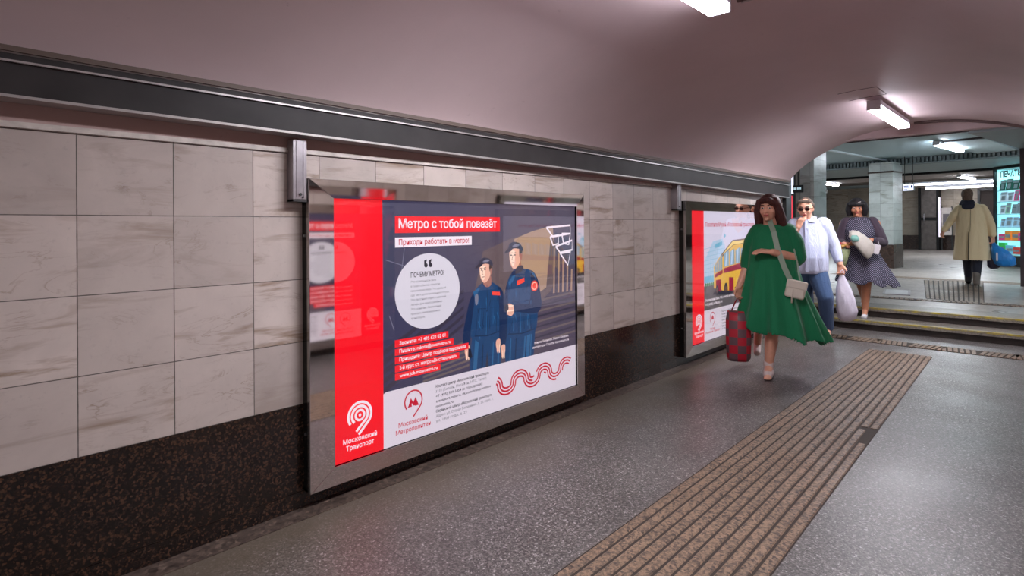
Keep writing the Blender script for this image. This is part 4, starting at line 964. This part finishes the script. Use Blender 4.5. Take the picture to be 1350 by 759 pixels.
# ---- woman in the green dress
g = Fig(1012, 498, 148, 1.10, (5.18, 1.85, 0), 'woman in a loose green dress walking past the farther poster, cream bag across her body')
hc = Vector((.020, -.02, 1.485)); Pg, Rg = head(g, hc, -.25, .05, 1.0)
limb(g.body, [(.035, .01, 1.27), (.025, -.005, 1.41)], [.062, .052])                      # neck
limb(g.body, [(.04, .02, .86), (.04, .02, 1.05), (.04, .01, 1.24)], [.15, .14, .12])       # trunk
limb(g.body, [(-.09, .01, 1.27), (.16, .01, 1.27)], [.052, .052])                         # shoulders
# standing leg (right in the picture) and trailing leg
limb(g.body, [(.085, .02, .84), (.045, -.03, .46), (.012, .045, .10)], [.098, .060, .036])
capsule(g.body, (.035, .02, .34), .058, (.018, .045, .16), .040)
capsule(g.body, (.012, .045, .085), .036, (.004, -.085, .030), .030)
for q in range(5): capsule(g.body, (-.022 + q * .012, -.085, .026), .010, (-.024 + q * .0125, -.120 + abs(q - 1.2) * .006, .018), .009, 8)
limb(g.body, [(-.03, .03, .84), (-.045, .02, .47), (-.075, .40, .34)], [.098, .060, .038]); capsule(g.body, (-.075, .40, .34), .036, (-.085, .44, .22), .030)
# arms
rsh, rel, rwr = Vector((-.095, .01, 1.27)), Vector((-.145, .05, 1.02)), Vector((-.225, -.03, .80))
limb(g.body, [rsh, rel, rwr], [.055, .043, .028]); hand(g.body, rwr, (-.06, -.05, -1), (.5, -.6, 0), .95, -1)
lsh, lel, lwr = Vector((.205, .0, 1.27)), Vector((.235, -.02, 1.06)), Vector((.045, -.225, 1.115))
limb(g.body, [lsh, lel, lwr], [.055, .045, .029]); hand(g.body, lwr, (-1, -.15, .12), (0, .35, -1), .35, 1)
g.mesh('body', g.body, SKIN, .0065, 3)
# dress: bodice, waist seam, flared skirt swept to the right, elbow sleeves
bm = NB()
def dress_f(a, i):
    if i < 4: return 1 + .012 * math.sin(9 * a)
    k = (i - 3) / 6
    return (1 + .11 * k * math.sin(11 * a + 1.3 * k) + .05 * k * math.sin(5 * a + 2), .02 * k * math.sin(7 * a) - .055 * k * math.cos(a))
loft(bm, [(.035, .01, 1.345, .085, .075), (.038, .01, 1.315, .145, .10), (.042, .01, 1.24, .178, .135), (.046, .0, 1.12, .192, .155), (.046, .0, .97, .200, .160), (.046, .0, .94, .212, .166), (.055, .01, .82, .238, .195), (.075, .03, .66, .285, .24), (.090, .05, .52, .330, .27), (.102, .07, .415, .362, .29), (.104, .075, .39, .364, .292), (.10, .07, .44, .33, .26)], 72, dress_f)
limb(bm, [(-.06, .01, 1.278), (-.115, .02, 1.19), (-.150, .045, 1.04), (-.158, .04, .99)], [.082, .074, .066, .062])
limb(bm, [(.165, .01, 1.275), (.215, .0, 1.19), (.243, -.012, 1.07), (.232, -.02, 1.045)], [.086, .080, .072, .062])
g.mesh('dress', bm, GREEN, .0085, 3)
# open toed cream shoes
bm = NB(); capsule(bm, (.010, .075, .045), .042, (.010, .0, .045), .044); capsule(bm, (.010, .0, .044), .043, (.004, -.070, .034), .038); capsule(bm, (.010, .06, .045), .040, (.014, .045, .125), .046)
g.mesh('shoe', bm, mat('cream_leather', srgb(216, 200, 196), .5), .006, 3, 'cream open toed ankle shoe')
bm = NB(); capsule(bm, (-.078, .44, .30), .040, (-.085, .46, .20), .036); capsule(bm, (-.085, .46, .20), .034, (-.088, .40, .135), .032); g.mesh('shoe', bm, bpy.data.materials['cream_leather'], .006, 3)
blob_hair(g, [('e', Pg(0, .022, .030), (.094, .105, .105), Rg), ('e', Pg(0, .055, -.04), (.095, .075, .12), Rg),
    ('l', [Pg(-.070, -.03, .06), Pg(-.092, -.02, -.02), Pg(-.092, .0, -.13)], [.030, .030, .026]), ('l', [Pg(.062, -.045, .07), Pg(.090, -.02, -.02), Pg(.105, .015, -.12), Pg(.12, .04, -.19)], [.032, .036, .038, .026]),
    ('l', [Pg(.04, .07, -.06), Pg(.08, .08, -.20)], [.07, .04]), ('l', [Pg(-.05, .07, -.05), Pg(-.06, .07, -.18)], [.06, .035]), ('l', [Pg(-.045, -.082, .072), Pg(.02, -.092, .080), Pg(.065, -.062, .045)], [.020, .026, .024])], H_RED)
# cream shoulder bag on its strap
bp = g.p(1048, 377, -.20); r = empty('handbag', g.to_world(bp), g.rz, 'cream leather handbag hanging from the shoulder of the woman in green', 'handbag')
CRM = mat('cream_bag_leather', srgb(206, 196, 182), .4, var=.06)
bm = NB(); box(bm, -.075, -.035, -.085, .075, .035, .06); o = link('pouch', bm, CRM, r, rot=(0, .22, 0)); bevel(o, .02, 4)
bm = NB(); box(bm, -.079, -.040, -.005, .079, .002, .066); o = link('flap', bm, CRM, r, rot=(0, .22, 0)); bevel(o, .012, 3)
bm = NB(); tube(bm, [(-.03, -.045, -.01), (-.035, -.045, -.12)], .006, 8); link('tassel', bm, CRM, r)
bm = NB()
def ribbon(bm, pts, wd, th=.003, nrm=Vector((0, -1, 0))):
    pts = [Vector(q) for q in pts]; lo, hi = [], []
    for i, q in enumerate(pts):
        d = (pts[min(i + 1, len(pts) - 1)] - pts[max(i - 1, 0)]).normalized(); s_ = d.cross(nrm).normalized() * wd / 2; n_ = s_.cross(d).normalized() * th
        lo.append([q - s_, q + s_]); hi.append([q + s_ + n_, q - s_ + n_])
    for i in range(len(pts) - 1):
        hexa(bm, [lo[i][0], lo[i + 1][0], lo[i + 1][1], lo[i][1]], [hi[i][1], hi[i + 1][1], hi[i + 1][0], hi[i][0]])
ribbon(bm, [g.p(1016, 287, .03) - bp, g.p(1017, 296, -.09) - bp, g.p(1021, 308, -.175) - bp, g.p(1026, 330, -.20) - bp, g.p(1034, 352, -.215) - bp, g.p(1043, 371, -.215) - bp], .042)
link('strap', bm, mat('sage_strap', srgb(140, 156, 138), .6), r)
bm = NB(); ribbon(bm, [g.p(1040, 300, .1) - bp, g.p(1050, 345, -.17) - bp, g.p(1053, 368, -.20) - bp], .012); link('rear_strap', bm, bpy.data.materials['sage_strap'], r)
# red chequered carrier bag in her other hand
def chk():
    t = NT('red_chequered_plastic'); c = t.n('ShaderNodeTexChecker'); c.inputs['Scale'].default_value = 14; t.l(t.obj(), c.inputs[0]); c.inputs[1].default_value = (*srgb(176, 24, 44), 1); c.inputs[2].default_value = (*srgb(96, 70, 76), 1)
    t.l(c.outputs[0], t.b.inputs['Base Color']); t.b.inputs['Roughness'].default_value = .5; return t.m
hp = rwr + Vector((-.01, -.035, -.105)); r = empty('carrier_bag', g.to_world((hp.x, hp.y, hp.z - .55)), g.rz, 'red chequered carrier bag held low in front of the farther poster', 'bag')
bm = NB()
loft(bm, [(0, 0, 0, .085, .05), (0, 0, .03, .10, .062), (0, 0, .2, .105, .066), (0, 0, .36, .10, .05), (0, 0, .44, .085, .03)], 32, lambda a, i: 1 + .05 * math.sin(5 * a + i)); link('sack', bm, chk(), r)
bm = NB(); tube(bm, [(-.06, 0, .42), (-.02, 0, .52), (0, 0, .555), (.02, 0, .52), (.06, 0, .42)], .006, 8); link('handle', bm, mat('red_handle', srgb(150, 24, 40), .5), r)

# ---- man in the light shirt
m = Fig(1090, 445, 111, 1.14, (7.49, 1.99, 0), 'man in pale blue shirt, jeans and dark glasses with one hand at his face')
hc = Vector((-.215, -.03, 1.535)); Pm, Rm = head(m, hc, -.12, .16, 1.08)
limb(m.body, [(-.185, .03, 1.36), (-.205, .0, 1.46)], [.07, .062])
limb(m.body, [(-.17, .02, .86), (-.18, .02, 1.1), (-.175, .03, 1.30)], [.15, .155, .13]); limb(m.body, [(-.32, .03, 1.335), (-.03, .03, 1.335)], [.055, .055])
limb(m.body, [(-.085, .0, .84), (-.01, -.10, .49), (.012, .02, .12)], [.09, .06, .042]); limb(m.body, [(-.23, .02, .84), (-.22, .06, .52), (-.19, .40, .24)], [.09, .06, .042])
capsule(m.body, (.012, .02, .10), .04, (.0, -.10, .04), .034); capsule(m.body, (-.19, .40, .22), .04, (-.2, .30, .17), .034)
lsh, lel, lwr = Vector((.0, .03, 1.34)), Vector((.085, .04, 1.08)), Vector((.145, -.02, .875))
limb(m.body, [lsh, lel, lwr], [.058, .045, .031]); hand(m.body, lwr, (.12, -.10, -1), (-.3, -.9, 0), .95, 1, 1.08)
rsh, rel, rwr = Vector((-.35, .03, 1.34)), Vector((-.40, -.10, 1.10)), Vector((-.285, -.205, 1.315))
limb(m.body, [rsh, rel, rwr], [.058, .045, .031]); hand(m.body, rwr, (.35, .12, .93), (.5, .8, -.2), .7, -1, 1.08)
m.mesh('body', m.body, SKIN, .0065, 3)
bm = NB(); loft(bm, [(-.18, .0, .76, .185, .150), (-.18, -.0, .80, .205, .170), (-.185, -.015, .95, .212, .185), (-.185, -.01, 1.10, .205, .172), (-.18, .01, 1.24, .205, .148), (-.175, .02, 1.35, .185, .120), (-.18, .02, 1.405, .10, .085)], 64, lambda a, i: 1 + .014 * math.sin(9 * a + i) + (.018 * math.sin(14 * a) if i < 3 else 0))
limb(bm, [(-.03, .03, 1.335), (.03, .035, 1.22), (.087, .04, 1.08), (.128, .0, .93)], [.100, .078, .070, .052]); limb(bm, [(-.32, .03, 1.335), (-.37, -.02, 1.22), (-.402, -.10, 1.10), (-.33, -.165, 1.235)], [.100, .072, .066, .052])
s_ = m.mesh('shirt', bm, SHIRT, .008, 3)
bm = NB(); ribbon(bm, [Vector((-.205, -.10, 1.40)), Vector((-.20, -.150, 1.30)), Vector((-.197, -.187, 1.10)), Vector((-.195, -.205, .95)), Vector((-.195, -.190, .79))], .034, .004); link('placket', bm, SHIRT, s_)
for sx in (-1, 1):
    bm = NB(); hexa(bm, [(-.20 + sx * .015, -.105, 1.375), (-.20 + sx * .085, -.085, 1.36), (-.19 + sx * .095, -.03, 1.425), (-.19 + sx * .05, -.06, 1.44)], [(-.20 + sx * .015, -.115, 1.380), (-.20 + sx * .088, -.095, 1.365), (-.19 + sx * .10, -.035, 1.435), (-.19 + sx * .05, -.07, 1.45)]); link('collar_wing', bm, SHIRT, s_)
bm = NB(); limb(bm, [(-.12, .0, .84), (-.085, -.02, .74), (-.01, -.10, .49), (.012, .01, .13)], [.125, .112, .088, .066]); limb(bm, [(-.23, .01, .84), (-.225, .06, .52), (-.195, .38, .27)], [.12, .088, .066]); m.mesh('jeans', bm, JEANS, .008, 3)
BGS = mat('beige_shoe', srgb(180, 160, 142), .6)
shoe(m, 'shoe', (.012, .05, .012), (-.005, -.20, .012), BGS, .048, .07); shoe(m, 'shoe', (-.19, .45, .15), (-.20, .22, .135), BGS, .048, .07)
blob_hair(m, [('e', Pm(0, .030, .028), (.086, .093, .106), Rm), ('l', [Pm(-.05, -.055, .088), Pm(.05, -.055, .088)], [.024, .024]), ('l', [Pm(.078, .0, .05), Pm(.080, .01, .0)], [.016, .012]), ('l', [Pm(-.078, .0, .05), Pm(-.080, .01, .0)], [.016, .012])], H_GRY)
DKG = mat('dark_lens', srgb(46, 24, 22), .12)
bm = NB()
for sx in (-1, 1): ellipsoid(bm, Pm(sx * .032, -.094, .008), (.030, .006, .021), Rm, 18, 10)
tube(bm, [Pm(-.012, -.104, .014), Pm(.012, -.104, .014)], .003, 8)
for sx in (-1, 1): tube(bm, [Pm(sx * .060, -.088, .014), Pm(sx * .084, -.03, .014), Pm(sx * .082, .02, .008)], .0028, 8)
m.mesh('sunglasses', bm, DKG)
hp = lwr + Vector((.015, -.045, -.09)); r = empty('plastic_bag', m.to_world((hp.x, hp.y, hp.z - .56)), m.rz, 'white plastic carrier bag hanging from the hand of the man in the pale shirt', 'bag')
WPL = cloth('white_plastic', (206, 200, 214), 16, .5, .35)
bm = NB(); loft(bm, [(.04, 0, 0, .05, .04), (.05, 0, .03, .085, .06), (.05, 0, .12, .105, .075), (.035, 0, .25, .10, .07), (.015, 0, .38, .072, .05), (.004, 0, .47, .045, .026), (0, 0, .535, .02, .016), (0, 0, .565, .012, .012)], 40, lambda a, i: 1 + .09 * math.sin(6 * a + i * 1.7)); link('sack', bm, WPL, r)
bm = NB(); tube(bm, [(-.02, 0, .53), (-.012, 0, .575), (.005, 0, .59), (.018, 0, .57), (.02, 0, .53)], .006, 8); link('handle', bm, WPL, r)

# ---- woman in the spotted dress
w_ = Fig(1141, 418, 100.4, 1.175, (8.62, 1.83, .125), 'woman with black bobbed hair in a dark spotted dress stepping down the stairs')
hc = Vector((-.085, -.02, 1.435)); Pw, Rw = head(w_, hc, 0, .14, 1.0)
limb(w_.body, [(-.065, .02, 1.24), (-.08, .0, 1.36)], [.06, .052]); limb(w_.body, [(-.05, .02, .84), (-.055, .02, 1.03), (-.055, .02, 1.20)], [.145, .14, .12]); limb(w_.body, [(-.19, .02, 1.225), (.08, .02, 1.225)], [.050, .050])
limb(w_.body, [(.03, .02, .84), (.015, -.04, .46), (.0, .03, .09)], [.10, .062, .036]); capsule(w_.body, (.01, .01, .33), .057, (.004, .028, .16), .042); capsule(w_.body, (.0, .03, .08), .034, (-.008, -.09, .03), .028)
limb(w_.body, [(-.10, .03, .84), (-.06, .05, .50), (-.012, .26, .22)], [.10, .062, .036]); capsule(w_.body, (-.012, .26, .21), .034, (-.02, .17, .155), .028)
lsh, lel, lwr = Vector((.125, .02, 1.23)), Vector((.20, -.02, .98)), Vector((.075, -.22, 1.02))
limb(w_.body, [lsh, lel, lwr], [.055, .043, .028]); hand(w_.body, lwr, (-1, -.25, .15), (0, .5, -1), .5, 1)
rsh, rel, rwr = Vector((-.235, .02, 1.23)), Vector((-.285, -.03, .98)), Vector((-.18, -.21, .96))
limb(w_.body, [rsh, rel, rwr], [.055, .043, .028]); hand(w_.body, rwr, (1, -.30, .1), (0, .4, 1), .7, -1)
w_.mesh('body', w_.body, SKIN2, .0065, 3)
bm = NB()
def sk(a, i):
    k = max(0, i - 5) / 5; return (1 + .10 * k * math.sin(9 * a + 1.5 * k) + .05 * k * math.sin(4 * a), -.03 * k * math.cos(a) + .015 * k * math.sin(8 * a))
loft(bm, [(-.062, .01, 1.315, .085, .078), (-.06, .01, 1.28, .14, .105), (-.06, .01, 1.225, .172, .125), (-.055, .0, 1.12, .185, .15), (-.05, .0, .98, .165, .145), (-.048, .0, .92, .160, .14), (-.04, .01, .86, .195, .17), (-.02, .02, .72, .245, .21), (.0, .03, .58, .30, .25), (.015, .04, .46, .345, .275), (.02, .045, .435, .350, .28), (.015, .04, .48, .31, .25)], 72, sk)
w_.mesh('dress', bm, DOTS, .008, 2)
for nm, pts in (('sleeve', [(.085, .02, 1.24), (.15, .0, 1.12), (.205, -.02, .985), (.115, -.175, 1.01)]), ('sleeve', [(-.20, .02, 1.24), (-.25, .0, 1.12), (-.29, -.03, .985), (-.215, -.165, .965)])):
    bm = NB(); limb(bm, pts, [.080, .068, .058, .044]); w_.mesh(nm, bm, MESHK, .008, 2, 'sheer dark sleeve')
bm = NB(); pts = [Vector((-.075 + .062 * math.sin(a), .0 - .066 * math.cos(a), 1.285 - .018 * math.cos(a))) for a in [2 * PI * i / 24 for i in range(25)]]; tube(bm, pts, .008, 8); w_.mesh('necklace', bm, mat('pearl_white', srgb(226, 206, 196), .3))
WSH = mat('white_shoe', srgb(226, 222, 226), .5)
shoe(w_, 'shoe', (.0, .05, .006), (-.012, -.16, .006), WSH, .043, .055); shoe(w_, 'shoe', (-.01, .30, .13), (-.025, .10, .13), WSH, .043, .055)
blob_hair(w_, [('e', Pw(0, .024, .030), (.102, .106, .104), Rw), ('e', Pw(0, .05, -.03), (.104, .075, .10), Rw), ('l', [Pw(-.083, -.03, .05), Pw(-.098, -.015, -.02), Pw(-.090, .0, -.085)], [.034, .036, .028]), ('l', [Pw(.083, -.03, .05), Pw(.098, -.015, -.02), Pw(.090, .0, -.085)], [.034, .036, .028]), ('l', [Pw(-.06, -.078, .058), Pw(.0, -.094, .060), Pw(.06, -.078, .058)], [.028, .032, .028])], H_BLK)
bm = NB(); tube(bm, [Pw(.015, -.118, .082), Pw(.045, -.105, .092)], .005, 8); w_.mesh('hair_clip', bm, EYEW)
# parcels in her arms
def at(f, v): return f.to_world(v)
q = Vector((-.045, -.315, .97)); r = empty('wrapped_parcel', at(w_, q - Vector((0, 0, .12))), w_.rz, 'pale plastic wrapped parcel held at the waist of the woman in the spotted dress', 'parcel')
bm = NB(); loft(bm, [(.085, 0, -.05, .006, .006), (.075, 0, -.03, .035, .03), (.045, 0, .04, .085, .05), (.0, 0, .12, .125, .055), (-.05, 0, .19, .115, .05), (-.095, 0, .25, .07, .035), (-.11, 0, .275, .03, .015)], 36, lambda a, i: 1 + .10 * math.sin(3 * a + i * .6) + .06 * math.sin(7 * a + i * 2)); o = link('wrapping', bm, cloth('pale_wrapping', (186, 178, 168), 16, .6, .4), r, rot=(0, .18, 0))
bm = NB(); loft(bm, [(-.055, -.05, .15, .03, .012), (-.06, -.055, .19, .05, .018), (-.065, -.05, .23, .03, .012)], 20); link('printed_label', bm, mat('teal_print', srgb(120, 168, 156), .5), r)
q = Vector((-.235, -.24, .80)); r = empty('flower_bouquet', at(w_, q), w_.rz, 'small red and yellow bouquet held by the woman in the spotted dress', 'bouquet')
bm = NB(); loft(bm, [(0, 0, -.14, .02, .02), (0, 0, -.04, .045, .04), (0, 0, .08, .075, .06), (0, 0, .10, .07, .055)], 24, lambda a, i: 1 + .07 * math.sin(6 * a)); link('paper', bm, mat('green_paper', srgb(150, 160, 120), .6, var=.3, vscale=20), r)
rr = random.Random(3)
for i in range(12):
    a = rr.uniform(0, 2 * PI); rad = rr.uniform(.0, .06); bm = NB(); ellipsoid(bm, (rad * math.cos(a), rad * math.sin(a) * .8, .11 + rr.uniform(0, .07)), (.026, .026, .020), None, 12, 8, lambda n, p: p * (1 + .15 * math.sin(6 * math.atan2(n.y, n.x))))
    nm, cc = [('red', (176, 48, 56)), ('yellow', (206, 160, 92)), ('peach', (214, 150, 130))][i % 3]
    link('flower', bm, bpy.data.materials.get('petal_' + nm) or mat('petal_' + nm, srgb(*cc), .6), r)
q = Vector((.125, -.20, .86)); r = empty('gift_bag', at(w_, q), w_.rz, 'tiny pale paper bag dangling from the left wrist of the woman in the spotted dress', 'bag')
bm = NB(); box(bm, -.045, -.02, -.02, .03, .02, .10); o = link('sack', bm, mat('pale_paper', srgb(208, 200, 204), .6), r, rot=(0, .25, 0)); bevel(o, .004)
bm = NB(); tube(bm, [(-.02, 0, .095), (-.015, .0, .15), (.0, .0, .16), (.02, 0, .14), (.035, 0, .09)], .003, 6); link('handle', bm, WSH, r)
bm = NB(); pts = [lwr + Vector((.03, 0.02, -.004)) + Vector((.008 * math.sin(a), .034 * math.cos(a), .034 * math.sin(a))) for a in [2 * PI * i / 20 for i in range(21)]]; tube(bm, pts, .008, 8); w_.mesh('wristwatch', bm, mat('navy_band', srgb(40, 58, 84), .4))

# ---- person in the beige coat, seen from behind
c_ = Fig(1287, 376, 74.4, 1.288, (13.0, 1.04, .25), 'person in a long beige coat walking away towards the lit kiosk')
hc = Vector((-.125, .02, 1.60)); Pc, Rc = head(c_, hc, PI + .1, .0, 1.02, False)
limb(c_.body, [(-.10, .0, 1.40), (-.12, .01, 1.52)], [.065, .058]); limb(c_.body, [(-.06, .0, .86), (-.07, .0, 1.1), (-.08, .0, 1.32)], [.15, .15, .13]); limb(c_.body, [(-.20, .0, 1.34), (.06, .0, 1.34)], [.05, .05])
limb(c_.body, [(.02, .0, .84), (.01, .02, .46), (.0, .0, .09)], [.09, .058, .040]); capsule(c_.body, (.0, .0, .07), .038, (-.005, .11, .03), .03); limb(c_.body, [(-.14, .02, .84), (-.125, .14, .48), (-.115, .30, .12)], [.09, .058, .040]); capsule(c_.body, (-.115, .30, .10), .038, (-.12, .40, .05), .03)
lsh, lel, lwr = Vector((-.255, .0, 1.325)), Vector((-.375, .04, 1.12)), Vector((-.465, .02, .965)); limb(c_.body, [lsh, lel, lwr], [.055, .043, .03]); hand(c_.body, lwr, (-.3, .1, -1), (.6, .6, 0), .6, 1)
rsh, rel, rwr = Vector((.105, .0, 1.325)), Vector((.20, .02, 1.08)), Vector((.225, .01, .85)); limb(c_.body, [rsh, rel, rwr], [.055, .043, .03]); hand(c_.body, rwr, (.05, .1, -1), (-.7, .6, 0), .95, -1)
c_.mesh('body', c_.body, SKIN, .007, 3)
bm = NB()
def cf(a, i):
    k = max(0, i - 3) / 5; return 1 + .035 * k * math.sin(7 * a + .6) + .02 * math.sin(11 * a + i)
loft(bm, [(-.11, .0, 1.47, .085, .075), (-.09, .0, 1.43, .15, .10), (-.08, .0, 1.36, .19, .130), (-.075, .0, 1.22, .205, .150), (-.07, .0, 1.05, .212, .160), (-.065, .0, .85, .228, .175), (-.065, .01, .65, .245, .190), (-.065, .01, .46, .262, .200), (-.065, .01, .445, .261, .199), (-.065, .01, .48, .23, .165)], 64, cf)
limb(bm, [(-.23, .0, 1.36), (-.32, .02, 1.23), (-.385, .04, 1.10), (-.452, .02, .99)], [.078, .068, .060, .052]); limb(bm, [(.08, .0, 1.36), (.155, .01, 1.22), (.205, .02, 1.06), (.222, .01, .90)], [.078, .068, .062, .054])
ct = c_.mesh('coat', bm, COAT, .009, 2)
bm = NB(); ribbon(bm, [Vector((-.10, -.185, .95)), Vector((-.105, -.192, .80)), Vector((-.108, -.200, .62)), Vector((-.11, -.205, .46))], .016, .004); link('vent', bm, mat('coat_shadow_lining', srgb(84, 72, 54), .8), ct)
bm = NB(); ribbon(bm, [Vector((-.075, -.158, 1.34)), Vector((-.075, -.170, 1.15)), Vector((-.085, -.178, .95))], .006, .004); link('back_seam', bm, bpy.data.materials['coat_shadow_lining'], ct)
bm = NB(); loft(bm, [(-.11, .0, 1.40, .125, .10), (-.115, .0, 1.44, .125, .105), (-.12, .0, 1.49, .10, .088), (-.12, .01, 1.525, .078, .072)], 40, lambda a, i: 1 + .03 * math.sin(6 * a)); loft(bm, [(-.11, -.115, 1.335, .03, .012), (-.11, -.13, 1.37, .09, .022), (-.11, -.11, 1.44, .10, .03), (-.11, -.08, 1.47, .06, .02)], 24); c_.mesh('scarf', bm, mat('navy_scarf', srgb(34, 36, 50), .8), .009, 2)
bm = NB(); limb(bm, [(.02, .0, .82), (.01, .02, .46), (.0, .0, .16)], [.105, .080, .062]); limb(bm, [(-.14, .02, .82), (-.125, .14, .48), (-.115, .28, .16)], [.105, .080, .062]); c_.mesh('trousers', bm, NAVY, .009, 2)
bm = NB(); limb(bm, [(.0, -.02, .05), (.0, .0, .22)], [.052, .064]); capsule(bm, (.0, -.03, .045), .046, (-.005, .14, .040), .042); c_.mesh('boot', bm, mat('grey_boot', srgb(120, 112, 104), .6, var=.2), .007, 2)
bm = NB(); limb(bm, [(-.115, .28, .06), (-.115, .29, .13)], [.052, .058]); capsule(bm, (-.115, .26, .045), .046, (-.12, .43, .045), .042); c_.mesh('boot', bm, mat('black_boot', srgb(34, 32, 34), .5), .007, 2)
blob_hair(c_, [('e', Pc(0, .026, .020), (.088, .102, .108), Rc), ('e', Pc(0, .05, -.05), (.078, .06, .07), Rc)], H_BRN)
BLU = cloth('blue_plastic', (20, 132, 214), 14, .6, .4)
hp = rwr + Vector((.0, .04, -.10))
r = empty('plastic_bag', at(c_, hp + Vector((.11, -.06, -.40))), c_.rz, 'bright blue plastic bag carried by the person in the beige coat', 'bag')
bm = NB(); loft(bm, [(.06, 0, .0, .08, .06), (.055, 0, .04, .135, .095), (.03, 0, .15, .15, .10), (-.02, 0, .27, .11, .07), (-.08, .04, .36, .045, .035), (-.10, .055, .41, .02, .02)], 40, lambda a, i: 1 + .07 * math.sin(6 * a + i * 1.3)); link('sack', bm, BLU, r)
bm = NB(); box(bm, -.07, -.095, .10, -.045, -.085, .24); o = link('white_print', bm, WSH, r)
bm = NB(); tube(bm, [(-.09, .05, .36), (-.11, .06, .42), (-.12, .06, .43)], .01, 8); link('handle', bm, BLU, r)
r = empty('carrier_bag', at(c_, hp + Vector((.01, .03, -.45))), c_.rz, 'dark carrier bag hanging beside the blue bag of the person in the beige coat', 'bag')
bm = NB(); loft(bm, [(0, 0, 0, .05, .05), (0, 0, .04, .09, .07), (0, 0, .16, .095, .07), (0, 0, .30, .06, .045), (0, 0, .42, .018, .016)], 32, lambda a, i: 1 + .06 * math.sin(5 * a + i)); link('sack', bm, cloth('dark_plastic', (40, 36, 58), 14, .5, .4), r)
bm = NB(); tube(bm, [(-.012, 0, .40), (0, 0, .455), (.012, 0, .40)], .006, 8); link('handle', bm, bpy.data.materials['dark_plastic'], r)
